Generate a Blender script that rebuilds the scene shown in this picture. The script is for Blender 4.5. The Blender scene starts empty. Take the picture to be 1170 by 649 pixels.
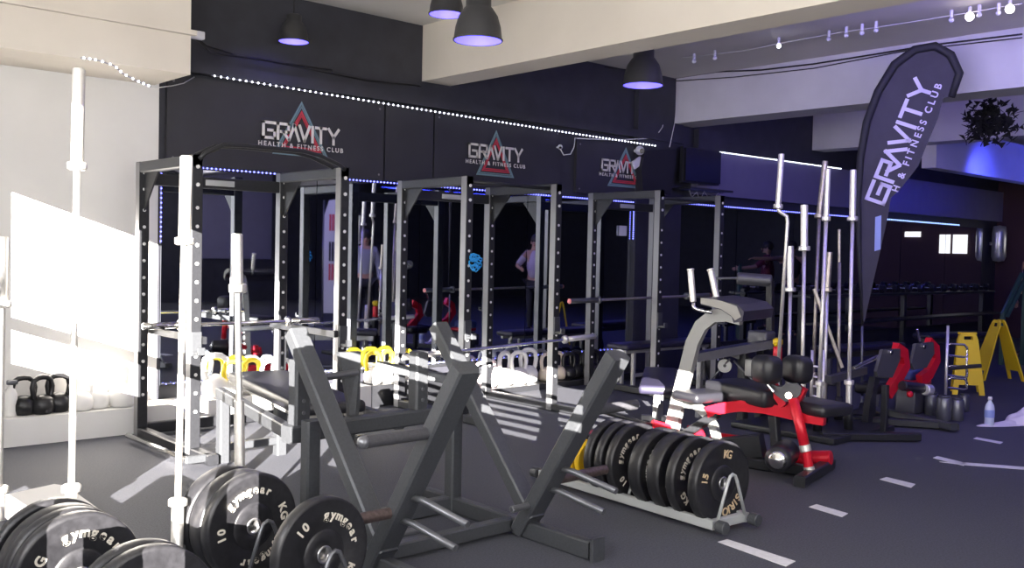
import bpy, bmesh, math, random
from mathutils import Vector, Matrix
random.seed(7)
PI = math.pi
C = bpy.context.scene.collection
S = bpy.context.scene

# ------------------------------------------------------------------ camera
FOC = 1096.8; CX, CY = 585.0, 324.5; H = 1.45
YAW, PITCH, ROLL = 0.73556, 0.03410, 0.02195
f_ = Vector((math.sin(YAW)*math.cos(PITCH), math.cos(YAW)*math.cos(PITCH), -math.sin(PITCH)))
r0 = Vector((math.cos(YAW), -math.sin(YAW), 0)); u0 = r0.cross(f_)
r_ = r0*math.cos(ROLL) + u0*math.sin(ROLL); u_ = u0*math.cos(ROLL) - r0*math.sin(ROLL)
EYE = Vector((0, 0, H))
cam = bpy.data.objects.new('camera', bpy.data.cameras.new('camera'))
C.objects.link(cam)
cam.data.sensor_width = 36; cam.data.lens = FOC/1170*36; cam.data.clip_start = .05
cam.matrix_world = Matrix(((r_.x, u_.x, -f_.x, 0), (r_.y, u_.y, -f_.y, 0), (r_.z, u_.z, -f_.z, H), (0, 0, 0, 1)))
S.camera = cam
S.view_settings.view_transform = 'Standard'; S.view_settings.look = 'None'
S.view_settings.exposure = 0.0; S.view_settings.gamma = 1.0
S.view_settings.use_curve_mapping = False

# ------------------------------------------------------------------ world, sun, daylight
W = bpy.data.worlds.new('sky'); S.world = W; W.use_nodes = True
W.node_tree.nodes['Background'].inputs[0].default_value = (.75, .82, 1, 1)
W.node_tree.nodes['Background'].inputs[1].default_value = 1.2
SUN_T = 0.22; SUN_AZ = math.radians(41)
def light(name, kind, loc, energy, color, aim=None, size=(1, 1), **k):
    l = bpy.data.lights.new(name, kind); o = bpy.data.objects.new(name, l); C.objects.link(o)
    o.location = loc; l.energy = energy; l.color = color
    if kind == 'AREA': l.shape = 'RECTANGLE'; l.size, l.size_y = size
    if aim is not None: o.rotation_euler = Vector(aim).to_track_quat('-Z', 'Z').to_euler()
    for a, b in k.items(): setattr(l, a, b)
    return o
light('sun', 'SUN', (-6, -6, 5), 70, (1, .93, .84), (math.sin(SUN_AZ), math.cos(SUN_AZ), -SUN_T), angle=.0015)
light('daylight_side_windows', 'AREA', (-.75, 2.0, 1.9), 150, (.86, .92, 1), (1, 0, -.12), (1.6, 5.2))
light('front_fill', 'AREA', (1.4, -2.0, 1.9), 80, (.74, .83, 1), (.25, 1, -.12), (3.6, 1.8))  # unseen fill added behind the camera; the front wall has no windows
light('uplight_fill_side', 'AREA', (-.75, 2.2, 1.7), 240, (1, .90, .78), (1, .1, .75), (1.6, 5.0))  # unseen warm uplight added to brighten the ceiling and beams
light('uplight_fill_front', 'AREA', (2.2, -2.0, 1.7), 150, (1, .90, .78), (.45, 1, .85), (4, 1.6))  # second added uplight, set inside the room behind the camera
light('violet_wall_wash', 'AREA', (6.15, .9, 3.2), 150, (.30, .24, 1), (1, 0, .08), (.12, 6.5))
light('blue_fascia_spot', 'SPOT', (14.2, 5.2, 2.7), 120, (.06, .08, 1), (.5, 1, -.12), spot_size=1.6, spot_blend=.9, shadow_soft_size=.1)
light('blue_soffit_spot', 'SPOT', (16.0, 4.0, 2.2), 90, (.08, .1, 1), (.2, 1, .5), spot_size=1.3, spot_blend=.9, shadow_soft_size=.1)
for q_ in ((8.2, 2.6), (8.4, 1.6), (7.6, 3.6)): light('blue_ceiling_spot', 'POINT', (*q_, 3.5), 2.2, (.12, .12, 1), shadow_soft_size=.03)
light('blue_ceiling_wash', 'AREA', (12.5, 0, 2.6), 90, (.05, .07, 1), (0, .1, 1), (4, .6))
light('mirrored_wall_fill', 'AREA', (9.5, -5.4, 3.5), 60, (1, .92, .86), (0, -.5, -1), (3, .5))  # unseen lamp added to light the far panels seen in the mirror
light('violet_end_wash', 'AREA', (11.2, 4.6, 2.7), 9, (.25, .15, 1), (.35, 1, .1), (.5, .3))
light('blue_gym_glow', 'AREA', (14.5, 3.0, 3.3), 26, (.08, .1, 1), (.1, .7, -1), (5, 1.2))
light('violet_spot', 'SPOT', (10.2, 5.6, 3.2), 12, (.3, .25, 1), (.5, 1, -.3), spot_size=1.9, spot_blend=.8, shadow_soft_size=.1)

# ------------------------------------------------------------------ materials
def mat(name, col, rough=.5, metal=0, noise=.0, nscale=20, emit=None, es=0, bump=0, bscale=200, spec=None, col2=None):
    m = bpy.data.materials.new(name); m.use_nodes = True; nt = m.node_tree; b = nt.nodes['Principled BSDF']
    b.inputs['Base Color'].default_value = (*col, 1); b.inputs['Roughness'].default_value = rough; b.inputs['Metallic'].default_value = metal
    if spec is not None: b.inputs['Specular IOR Level'].default_value = spec
    tc = nt.nodes.new('ShaderNodeTexCoord')
    if noise or col2:
        n = nt.nodes.new('ShaderNodeTexNoise'); n.inputs['Scale'].default_value = nscale; n.inputs['Detail'].default_value = 6
        nt.links.new(tc.outputs['Object'], n.inputs['Vector'])
        r = nt.nodes.new('ShaderNodeValToRGB'); c2 = col2 or tuple(min(1, c*(1+noise)) for c in col); c1 = tuple(c*(1-noise) for c in col)
        r.color_ramp.elements[0].color = (*c1, 1); r.color_ramp.elements[1].color = (*c2, 1)
        r.color_ramp.elements[0].position = .3; r.color_ramp.elements[1].position = .72
        nt.links.new(n.outputs['Fac'], r.inputs['Fac']); nt.links.new(r.outputs['Color'], b.inputs['Base Color'])
    if bump:
        n2 = nt.nodes.new('ShaderNodeTexNoise'); n2.inputs['Scale'].default_value = bscale
        nt.links.new(tc.outputs['Object'], n2.inputs['Vector'])
        bp = nt.nodes.new('ShaderNodeBump'); bp.inputs['Strength'].default_value = bump; bp.inputs['Distance'].default_value = .01
        nt.links.new(n2.outputs['Fac'], bp.inputs['Height']); nt.links.new(bp.outputs['Normal'], b.inputs['Normal'])
    if emit: b.inputs['Emission Color'].default_value = (*emit, 1); b.inputs['Emission Strength'].default_value = es
    return m
M = dict(
    floor=mat('rubber_floor', (.070, .073, .090), .72, noise=.25, nscale=90, bump=.25, bscale=400, spec=.35),
    white_wall=mat('white_paint', (.72, .71, .69), .7, noise=.03, nscale=3),
    cream=mat('cream_paint', (.66, .61, .54), .75, noise=.04, nscale=2),
    grey_beam=mat('pale_grey_paint', (.58, .57, .60), .75, noise=.05, nscale=3),
    ceil=mat('ceiling_paint', (.62, .60, .57), .8, noise=.04, nscale=2),
    black_wall=mat('black_wall_paint', (.030, .031, .042), .6, noise=.2, nscale=5),
    board=mat('black_sign_board', (.030, .030, .037), .5, noise=.15, nscale=3),
    fascia=mat('grey_violet_fascia', (.17, .16, .26), .7, noise=.05, nscale=4),
    maroon=mat('dark_maroon_paint', (.05, .018, .03), .7),
    mirror=mat('mirror_glass', (.62, .66, .72), .02, 1),
    black_metal=mat('black_powder_coat', (.022, .023, .027), .38, .2, noise=.15, nscale=60, bump=.05, bscale=600),
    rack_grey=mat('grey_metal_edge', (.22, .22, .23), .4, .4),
    frame=mat('charcoal_powder_coat', (.062, .066, .074), .42, .25, noise=.12, nscale=80, bump=.08, bscale=700),
    grip=mat('dark_rubber_sleeve', (.045, .045, .052), .55, noise=.2, nscale=90),
    worn=mat('worn_brown_steel', (.14, .105, .10), .42, .7, noise=.3, nscale=60),
    pegm=mat('grey_steel_peg', (.15, .155, .17), .35, .6),
    chrome=mat('chrome', (.78, .77, .75), .16, 1),
    satin=mat('satin_steel', (.80, .78, .74), .38, .75, noise=.05, nscale=60),
    dull=mat('aged_bar_steel', (.42, .38, .34), .4, .8, noise=.15, nscale=40),
    hole=mat('bright_hole_rim', (.80, .80, .80), .35, .3),
    rubber=mat('black_plate_rubber', (.018, .018, .021), .36, noise=.3, nscale=40, bump=.1, bscale=300),
    hub=mat('steel_hub', (.45, .45, .46), .3, .9),
    letter=mat('cream_lettering', (.62, .58, .50), .6),
    yletter=mat('tan_lettering', (.55, .42, .26), .6),
    white_letter=mat('white_lettering', (.70, .68, .66), .6),
    toast=mat('pale_grey_powder_coat', (.46, .48, .48), .4, .2),
    yellow=mat('yellow_rubber', (.80, .50, .01), .45),
    ysign=mat('yellow_sign_plastic', (.85, .60, .015), .45),
    red=mat('red_powder_coat', (.62, .012, .03), .3, .15),
    pad=mat('black_vinyl', (.016, .016, .021), .34, bump=.12, bscale=120),
    pad_blue=mat('navy_black_vinyl', (.022, .020, .040), .38, bump=.1, bscale=120),
    stitch=mat('grey_vinyl_edge', (.30, .29, .27), .5),
    greypost=mat('silver_grey_powder_coat', (.33, .33, .32), .42, .3),
    plate_grey=mat('gunmetal_plate', (.10, .10, .11), .4, .4),
    kb_black=mat('cast_iron', (.02, .02, .022), .33, .3),
    kb_white=mat('white_vinyl_kettlebell', (.74, .73, .71), .45),
    kb_pink=mat('pink_white_vinyl', (.72, .60, .63), .45),
    kb_beige=mat('beige_vinyl', (.55, .48, .38), .5),
    kb_yellow=mat('yellow_handle', (.80, .62, .03), .45),
    lampm=mat('charcoal_lamp_metal', (.035, .035, .038), .45, .2),
    lamp_in=mat('blue_lit_lamp_inside', (.25, .22, .8), .5, emit=(.16, .13, 1), es=1.1),
    bulb=mat('blue_bulb', (.2, .2, 1), .5, emit=(.25, .25, 1), es=9),
    led=mat('white_led', (.8, .8, 1), .5, emit=(.85, .88, 1), es=7),
    led_blue=mat('blue_led', (.3, .3, 1), .5, emit=(.16, .18, 1), es=4.5),
    led_dim=mat('dim_blue_led', (.2, .2, 1), .5, emit=(.35, .55, 1), es=2.2),
    warm=mat('warm_bulb', (1, .9, .8), .5, emit=(1, .88, .85), es=14),
    strip=mat('led_tape', (.25, .25, .3), .5),
    cable=mat('black_cable', (.01, .01, .012), .5),
    wcable=mat('white_cable', (.6, .6, .6), .5),
    flag=mat('charcoal_flag_cloth', (.042, .040, .055), .8, noise=.1, nscale=6),
    flagedge=mat('black_flag_sleeve', (.012, .012, .018), .7),
    flagtxt=mat('lilac_white_print', (.60, .57, .72), .7),
    teal=mat('teal_grey_print', (.16, .26, .30), .6),
    redprint=mat('red_print', (.50, .045, .07), .6),
    tape=mat('white_floor_tape', (.66, .66, .68), .6, noise=.1, nscale=30),
    cloth=mat('white_towel_cloth', (.66, .62, .70), .9),
    pet=mat('clear_pet', (.55, .60, .72), .15),
    label=mat('pale_blue_label', (.25, .32, .62), .5),
    tv=mat('tv_black', (.008, .008, .011), .25),
    ragged=mat('black_ragged_foil', (.006, .006, .008), .8),
    skin=mat('skin', (.42, .24, .18), .6), hoodie=mat('grey_hoodie', (.32, .33, .37), .85), trousers=mat('black_trousers', (.015, .015, .02), .8),
    shirt_lilac=mat('pale_lilac_shirt', (.45, .38, .50), .85), shirt_black=mat('black_shirt', (.015, .015, .02), .85), shirt_red=mat('dark_red_shirt', (.12, .015, .03), .85),
    hair=mat('dark_hair', (.02, .015, .012), .6),
    bflag=mat('white_banner_cloth', (.50, .49, .50), .8),
    silver=mat('silver_film', (.62, .62, .64), .3, .6),
    screen=mat('dim_poster', (.10, .11, .15), .5),
    socket=mat('white_plastic', (.62, .62, .68), .4),
    green=mat('dark_green_metal', (.02, .06, .045), .5),
    concrete=mat('outside_pavement', (.4, .39, .37), .9),
    tan=mat('tan_wood', (.35, .22, .14), .6),
)

# ------------------------------------------------------------------ helpers
def ray(u, v): return f_ + r_*((u-CX)/FOC) - u_*((v-CY)/FOC)
def px(u, v, ax, val):
    """world point seen at photo pixel (u,v) lying on the plane axis=val"""
    d = ray(u, v); i = 'xyz'.index(ax); t = (val-EYE[i])/d[i]
    return EYE + d*t
def pd(u, v, d): return EYE + ray(u, v)*d
def pv(u, v, p0, az):
    """on the upright plane through p0 that runs along azimuth az"""
    n = Vector((math.cos(az), -math.sin(az), 0)); d = ray(u, v)
    t = (Vector(p0)-EYE).dot(n)/d.dot(n)
    return EYE + d*t

class MB:
    def __init__(s): s.v = []; s.f = []; s.sm = []
    def add(s, vs, fs, smooth=False):
        o = len(s.v); s.v += [Vector(a) for a in vs]
        for f in fs: s.f.append([o+i for i in f]); s.sm.append(smooth)
        return s
    def beam(s, a, b, w, h=None, up=(0, 0, 1), c=.12):
        """rounded rectangular bar from a to b; w across, h along up"""
        a = Vector(a); b = Vector(b); h = h or w; d = (b-a).normalized(); up = Vector(up)
        if abs(d.dot(up)) > .98: up = Vector((0, 1, 0)) if abs(d.y) < .9 else Vector((1, 0, 0))
        x = d.cross(up).normalized(); y = x.cross(d).normalized()
        k = min(w, h)*c; W2 = w/2; H2 = h/2
        pr = [(W2-k, -H2), (W2, -H2+k), (W2, H2-k), (W2-k, H2), (-W2+k, H2), (-W2, H2-k), (-W2, -H2+k), (-W2+k, -H2)]
        vs = [p + x*i + y*j for p in (a, b) for i, j in pr]
        fs = [(i, (i+1) % 8, 8+(i+1) % 8, 8+i) for i in range(8)] + [tuple(range(7, -1, -1)), tuple(range(8, 16))]
        return s.add(vs, fs)
    def box(s, x0, x1, y0, y1, z0, z1):
        vs = [(x, y, z) for x in (x0, x1) for y in (y0, y1) for z in (z0, z1)]
        return s.add(vs, [(0, 1, 3, 2), (4, 6, 7, 5), (0, 4, 5, 1), (2, 3, 7, 6), (0, 2, 6, 4), (1, 5, 7, 3)])
    def rbox(s, c, sx, sy, sz, r=.02, rz=0, rx=0, ry=0, seg=3):
        """box with rounded edges"""
        bm = bmesh.new(); bmesh.ops.create_cube(bm, size=1); bmesh.ops.scale(bm, vec=(sx, sy, sz), verts=bm.verts)
        bmesh.ops.bevel(bm, geom=list(bm.edges), offset=min(r, min(sx, sy, sz)*.49), segments=seg, profile=.5, affect='EDGES')
        m = Matrix.Translation(c) @ Matrix.Rotation(rz, 4, 'Z') @ Matrix.Rotation(rx, 4, 'X') @ Matrix.Rotation(ry, 4, 'Y')
        bm.verts.index_update()
        s.add([m @ v.co for v in bm.verts], [[v.index for v in f.verts] for f in bm.faces], True); bm.free(); return s
    def path(s, pts, r, n=12, caps=True):
        pts = [Vector(p) for p in pts]; m = len(pts); rs = r if isinstance(r, (list, tuple)) else [r]*m
        t = []
        for i in range(m):
            d = (pts[min(i+1, m-1)]-pts[max(i-1, 0)])
            t.append(d.normalized() if d.length > 1e-9 else Vector((0, 0, 1)))
        ref = Vector((0, 0, 1)) if abs(t[0].z) < .9 else Vector((1, 0, 0))
        x = t[0].cross(ref).normalized(); o = len(s.v); vs = []
        for i in range(m):
            x = (x - t[i]*x.dot(t[i])).normalized(); y = t[i].cross(x)
            vs += [pts[i] + (x*math.cos(2*PI*k/n) + y*math.sin(2*PI*k/n))*rs[i] for k in range(n)]
        fs = [(i*n+k, i*n+(k+1) % n, (i+1)*n+(k+1) % n, (i+1)*n+k) for i in range(m-1) for k in range(n)]
        s.add(vs, fs, True)
        if caps: s.add([vs[k] for k in range(n)], [tuple(range(n-1, -1, -1))]); s.add([vs[(m-1)*n+k] for k in range(n)], [tuple(range(n))])
        return s
    def tube(s, a, b, r, n=16): return s.path([a, b], r, n)
    def lathe(s, prof, c=(0, 0, 0), ax=(0, 0, 1), n=32, smooth=True):
        c = Vector(c); ax = Vector(ax).normalized(); ref = Vector((0, 0, 1)) if abs(ax.z) < .9 else Vector((1, 0, 0))
        x = ax.cross(ref).normalized(); y = ax.cross(x); vs = []
        for r, h in prof: vs += [c + ax*h + (x*math.cos(2*PI*k/n)+y*math.sin(2*PI*k/n))*r for k in range(n)]
        fs = [(i*n+k, i*n+(k+1) % n, (i+1)*n+(k+1) % n, (i+1)*n+k) for i in range(len(prof)-1) for k in range(n)]
        return s.add(vs, fs, smooth)
    def cyl(s, a, b, r, n=20, ch=.0):
        a = Vector(a); b = Vector(b); L = (b-a).length; c = ch or min(r, L)*.12
        return s.lathe([(0, 0), (r-c, 0), (r, c), (r, L-c), (r-c, L), (0, L)], a, b-a, n, False)
    def prism(s, poly, thick):
        """closed outline of 3-D points given a thickness vector"""
        t = Vector(thick); n = len(poly); p = [Vector(a) for a in poly]
        return s.add(p+[a+t for a in p], [tuple(range(n-1, -1, -1)), tuple(range(n, 2*n))]+[(i, (i+1) % n, n+(i+1) % n, n+i) for i in range(n)])
    def ball(s, c, r, n=16, sc=(1, 1, 1)):
        c = Vector(c); vs = []; fs = []; m = n//2
        for i in range(m+1):
            a = PI*i/m
            for k in range(n): vs.append(c+Vector((math.sin(a)*math.cos(2*PI*k/n)*r*sc[0], math.sin(a)*math.sin(2*PI*k/n)*r*sc[1], math.cos(a)*r*sc[2])))
        for i in range(m):
            for k in range(n): fs.append((i*n+k, (i+1)*n+k, (i+1)*n+(k+1) % n, i*n+(k+1) % n))
        return s.add(vs, fs, True)
    def build(s, name, m, parent=None, **props):
        off = Vector((0, 0, 0)); p = parent
        while p is not None: off += p.location; p = p.parent
        me = bpy.data.meshes.new(name)
        vs = [v-off for v in s.v]
        me.from_pydata([tuple(v) for v in vs], [], s.f)
        me.polygons.foreach_set('use_smooth', s.sm)
        me.materials.append(M[m] if isinstance(m, str) else m)
        bm = bmesh.new(); bm.from_mesh(me); bmesh.ops.remove_doubles(bm, verts=bm.verts, dist=1e-6)
        bmesh.ops.recalc_face_normals(bm, faces=bm.faces); bm.to_mesh(me); bm.free()
        o = bpy.data.objects.new(name, me); C.objects.link(o); o.parent = parent
        for k, v in props.items(): o[k] = v
        return o
def thing(name, label, cat, loc=(0, 0, 0), group=None):
    o = bpy.data.objects.new(name, None); C.objects.link(o); o.location = loc; o.empty_display_size = .1
    o['label'] = label; o['category'] = cat
    if group: o['group'] = group
    return o
def solo(mb, name, m, label, cat, group=None, at=None):
    """a thing that is one mesh, origin at its base"""
    p = Vector(at) if at is not None else Vector((sum(v.x for v in mb.v)/len(mb.v), sum(v.y for v in mb.v)/len(mb.v), min(v.z for v in mb.v)))
    mb.v = [v-p for v in mb.v]; o = mb.build(name, m); o.location = p; o['label'] = label; o['category'] = cat
    if group: o['group'] = group
    return o
def struct(mb, name, m): return mb.build(name, m, kind='structure')
def dup(root, loc, rz=0, label=None, group=None, scale=None, swap=None):
    r = root.copy(); C.objects.link(r); r.location = loc; r.rotation_euler = (0, 0, rz)
    if scale: r.scale = (scale,)*3
    if label: r['label'] = label
    if group: r['group'] = group
    for ch in list(root.children):
        c = ch.copy(); C.objects.link(c); c.parent = r
        for g in list(ch.children):
            d = g.copy(); C.objects.link(d); d.parent = c
    return r
def text_mesh(txt, size, bold=0, spacing=1.0):
    cu = bpy.data.curves.new('t', 'FONT'); cu.body = txt; cu.size = size; cu.extrude = .0012; cu.offset = bold; cu.align_x = 'CENTER'; cu.space_character = spacing
    o = bpy.data.objects.new('t', cu); C.objects.link(o); dg = bpy.context.evaluated_depsgraph_get(); dg.update()
    me = bpy.data.meshes.new_from_object(o.evaluated_get(dg)); vs = [v.co.copy() for v in me.vertices]; fs = [list(p.vertices) for p in me.polygons]
    bpy.data.objects.remove(o); bpy.data.curves.remove(cu); bpy.data.meshes.remove(me)
    return vs, fs
def put_text(mb, txt, size, o, ex, ey, bold=0, spacing=1.0, rise=.004):
    """text centred on o, running along ex, upright along ey"""
    vs, fs = text_mesh(txt, size, bold, spacing); ex = Vector(ex).normalized(); ey = Vector(ey).normalized(); ez = ex.cross(ey)
    mb.add([Vector(o)+ex*v.x+ey*(v.y-size*.35)+ez*(v.z+rise) for v in vs], fs)
def arc_text(mb, txt, size, c, R, start, step, ex, ey, bold=0, rise=.002, inward=False):
    """letters set round a hub; start and step are clockwise angles from the top"""
    ex = Vector(ex); ey = Vector(ey); a = start
    for chh in txt:
        up = ex*math.sin(a)+ey*math.cos(a); rt = ex*math.cos(a)-ey*math.sin(a)
        if inward: up, rt = -up, -rt
        put_text(mb, chh, size, Vector(c)+(up if not inward else -up)*R, rt, up, bold, 1, rise); a += step
STROKES = {'G': [[(1, 1), (0, 1), (0, 0), (1, 0), (1, .5), (.45, .5)]], 'R': [[(0, 0), (0, 1), (1, 1), (1, .48), (.3, .48)], [(.5, .48), (1, 0)]],
           'A': [[(0, 0), (.5, 1), (1, 0)]], 'V': [[(0, 1), (.5, 0), (1, 1)]], 'I': [[(0, 0), (0, 1)]], 'T': [[(0, 1), (1, 1)], [(.5, 1), (.5, 0)]],
           'Y': [[(0, 1), (.5, .45), (1, 1)], [(.5, .45), (.5, 0)]]}
def gravity(mb, o, ex, ey, width, h, th=.2, depth=.004):
    """the word in square techno capitals, o = lower left corner"""
    ex = Vector(ex).normalized(); ey = Vector(ey).normalized(); ez = ex.cross(ey); ws = dict(G=1.05, R=1.0, A=.95, V=.95, I=.05, T=.95, Y=1.0)
    word = 'GRAVITY'; gap = .32; tot = sum(ws[c] for c in word)+gap*6-.5; k = width/tot; x = 0
    for n, c in enumerate(word):
        for pl in STROKES[c]:
            for (a, b), (p, q) in zip(pl, pl[1:]):
                A = Vector(o)+ex*((x+a*ws[c])*k)+ey*(b*h); B = Vector(o)+ex*((x+p*ws[c])*k)+ey*(q*h); d = (B-A).normalized()*th*h*.5
                mb.beam(A-d, B+d, th*h, depth, up=ez, c=.05)
        x += ws[c]+gap-(.25 if c in 'AR' else 0)

# ================================================================== the room
YW = 7.58      # mirror and sign wall
ZC = 3.62
struct(MB().box(-.75, 22, -8, 8, -.1, 0), 'floor', 'floor')
struct(MB().box(-.75, 22, -8, 8, ZC, ZC+.12), 'ceiling', 'ceil')
b = MB().box(3.04, 19.6, YW+.01, YW+.25, 0, ZC); struct(b, 'wall_back', 'black_wall')
struct(MB().box(-.75, 3.04, YW, YW+.25, 0, ZC), 'wall_back_white', 'white_wall')
struct(MB().box(19.6, 19.8, 4.6, YW+.25, 0, ZC), 'wall_right', 'maroon')
struct(MB().box(22, 22.2, -8, 8, 0, ZC), 'wall_far_right', 'black_wall')
struct(MB().box(-.75, 22, -8.2, -8, 0, ZC), 'wall_front', 'black_wall')
# unseen shopfront on the left side: openings and blocks shaped to place the sun patches
XL = -.6
def sidewall():
    m = MB(); x0, x1 = XL-.12, XL
    m.box(x0, x1, -8, 7.7, 2.70, ZC)            # lintel
    m.box(x0, x1, -8, -.3, 0, 1.86)            # low wall behind the louvres
    m.box(x0, x1, -.3, .66, 0, 1.98)  # raised block added to keep sun off the rear V arm
    m.box(x0, x1, .66, .95, 0, .86); m.box(x0, x1, .95, 1.35, 0, 1.05); m.box(x0, x1, 1.35, 1.75, 0, .80); m.box(x0, x1, 1.75, 2.28, 0, 1.04)
    m.box(x0, x1, 2.28, 2.45, 0, .86); m.box(x0, x1, 2.45, 3.5, 0, .50)  # low slot shaped to let sun reach the white board
    m.box(x0, x1, 2.75, 3.5, .80, 1.42); m.box(x0, x1, 2.45, 2.75, .80, .86); m.box(x0, x1, 3.5, 4.62, 0, 1.42)
    m.box(x0, x1, 4.62, 7.7, 0, 2.70)
    m.box(x0, x1, -8, -3.3, 1.86, 2.70)
    m.box(x0, x1, -.62, -.3, 1.86, 2.03); m.box(x0, x1, -1.59, -1.49, 1.86, 2.30); m.box(x0, x1, -3.3, -1.59, 1.86, 2.09)  # blocks added to shade the front V arms and the plates
    return m
struct(sidewall(), 'wall_left', 'white_wall')
m = MB(); x = XL-.06
for y in (-.35, .95, 1.62, 2.62, 3.15): m.beam((x, y, .86), (x, y, 2.70), .07, .07)
m.beam((x, -.35, 1.73), (x, 4.62, 1.73), .09, .07)
m.beam((x, 2.75, 2.0), (x, 3.15, 2.0), .05)
struct(m, 'window_1', 'black_metal')
m = MB()
for z in (1.90, 1.985, 2.07, 2.155, 2.24, 2.325, 2.41): m.beam((x, -3.3, z), (x, .62, z), .045, .030)
struct(m, 'window_2', 'black_metal')
# white boxed-out bulkhead top left
m = MB().box(-.6, 3.0, 6.9, YW-.002, 2.70, ZC); struct(m, 'trim_bulkhead', 'cream')
struct(MB().box(-.6, 3.03, 6.86, 6.9, 2.985, 3.02), 'trim_bulkhead_shade_line', 'cream')  # added strip standing in for a faint line of shading
# ledge below the mirror
struct(MB().box(-.6, 4.9, 7.29, YW, 0, .2), 'trim_ledge', 'white_wall')
struct(MB().box(4.9, 5.75, 7.29, YW, 0, .2), 'trim_ledge_dark', 'black_metal')
struct(MB().box(5.75, 9.3, 7.24, YW, 0, .06), 'trim_ledge_low', 'black_metal')
# ceiling beams across the room
struct(MB().box(5.62, 5.97, -8, YW, 3.08, ZC), 'trim_beam_1', 'cream')
struct(MB().box(9.45, 9.9, -8, YW, 3.07, ZC), 'trim_beam_2', 'grey_beam')
struct(MB().box(12.75, 13.1, -8, YW, 3.03, ZC), 'trim_beam_3', 'grey_beam')
struct(MB().box(13.1, 19.6, 5.9, 6.1, 2.72, 3.3), 'trim_beam_4', 'grey_beam')
# mirror panels
seams = [3.06, 4.47, 5.62, 7.05, 8.76]
for i, (a, c) in enumerate(zip(seams, seams[1:])):
    struct(MB().box(a+.004, c-.004, YW-.012, YW, .31, 2.06), 'mirror_%d' % (i+1), 'mirror')
seams = [9.62, 10.9, 12.3, 13.9, 15.6, 17.3, 18.9]
for i, (a, c) in enumerate(zip(seams, seams[1:])):
    struct(MB().box(a+.006, c-.006, YW-.012, YW, .31, 2.08), 'mirror_%d' % (i+5), 'mirror')
struct(MB().box(8.76, 9.62, YW-.07, YW, 0, ZC), 'trim_column', 'black_wall')
struct(MB().box(9.9, 19.6, YW-.09, YW, 2.23, 2.80), 'trim_fascia', 'fascia')
struct(MB().box(3.06, 19.0, YW-.02, YW, .285, .31), 'trim_mirror_base', 'black_metal')
struct(MB().box(3.04, 9.6, YW-.1, YW, 2.83, 2.92), 'trim_cornice', 'black_wall')
struct(MB().box(7.6, 8.9, -8, -7.95, .9, 3.5), 'trim_panel_1', 'cream')
struct(MB().box(10.0, 12.3, -8, -7.95, 1.1, 3.5), 'trim_panel_2', 'fascia')
# windows far right, seen only in the mirror
m = MB()
for y0, y1, z0, z1 in ((5.72, 6.05, 1.93, 2.04), (6.45, 6.66, 1.60, 1.98), (6.72, 7.0, 1.60, 1.98)): m.box(19.57, 19.6, y0, y1, z0, z1)
wm = mat('daylit_window', (.8, .8, .8), .5, emit=(1, .96, .88), es=1.6)
struct(m, 'window_3', wm)

# ------------------------------------------------------------------ sign boards
def P(u, v): return px(u, v, 'y', YW-.045)
boards = [(3.09, 5.16, (298, 140), (388, 163), (301, 159), (345, 116), (311, 176), (375, 181), 'first black sign board from the left with white lettering and red triangle'),
          (5.18, 5.74, None, None, None, None, None, None, 'narrow plain black board between the first and second lettered boards'),
          (5.76, 7.50, (534, 168), (597, 180), None, (568, 149), (544, 200), (587, 203), 'second black sign board from the left with gym lettering and triangle'),
          (7.76, 9.08, (686, 186), (733, 194), None, (711, 168), (694, 213), (733, 215), 'smallest black sign board at the right with lettering beside the camera')]
EX = Vector((1, 0, 0)); EZ = Vector((0, 0, 1))
for x0, x1, tl, tr, _, apex, bl, br, lab in boards:
    z0, z1 = (2.09, 2.80) if x0 < 7.6 else (2.12, 2.72)
    root = thing('sign_board', lab, 'sign', ((x0+x1)/2, YW-.02, z0), 'black boards above the mirror')
    MB().box(x0, x1, YW-.04, YW-.0, z0, z1).build('panel', 'board', root)
    if tl is None: continue
    m = MB()
    for p in ((x0+.05, z0+.05), (x1-.05, z0+.05), (x0+.05, z1-.05), (x1-.05, z1-.05)): m.cyl((p[0], YW-.046, p[1]), (p[0], YW-.04, p[1]), .01, 8)
    m.build('screw', 'rack_grey', root)
    A, B = P(*tl), P(*tr); w = B.x-A.x; h = w*.165
    ap, lb, rb = P(*apex), P(*bl), P(*br); cxx = (lb.x+rb.x)/2; zb = (lb.z+rb.z)/2
    for name, k, th, mm, yy in (('teal_triangle', 1.0, .085, 'teal', .050), ('red_triangle', .74, .085, 'redprint', .053)):
        Ht = ap.z-zb; Wt = rb.x-lb.x; cz = zb+Ht*.36; q = MB()
        def tri(s): return [Vector((cxx-Wt/2*s, YW-yy, cz-Ht*.36*s)), Vector((cxx+Wt/2*s, YW-yy, cz-Ht*.36*s)), Vector((cxx, YW-yy, cz+Ht*.64*s))]
        for s1, s2 in ((k, k-.10), (k-.13, k-.19)):
            o, i = tri(s1), tri(s2)
            for j in range(3): q.prism([o[j], o[(j+1) % 3], i[(j+1) % 3], i[j]], (0, .006, 0))
        q.build(name, mm, root)
    q = MB(); zt = (A.z+B.z)/2
    gravity(q, (A.x+.02, YW-.056, zt-h*.55), EX, EZ, w-.04, h, .19)
    q.build('lettering', 'white_letter', root)
    q = MB(); put_text(q, 'HEALTH & FITNESS CLUB', w*.072, (A.x+w/2, YW-.054, zt-h*.95), EX, EZ, .001, 1.38)
    q.build('small_lettering', 'white_letter', root)

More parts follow.
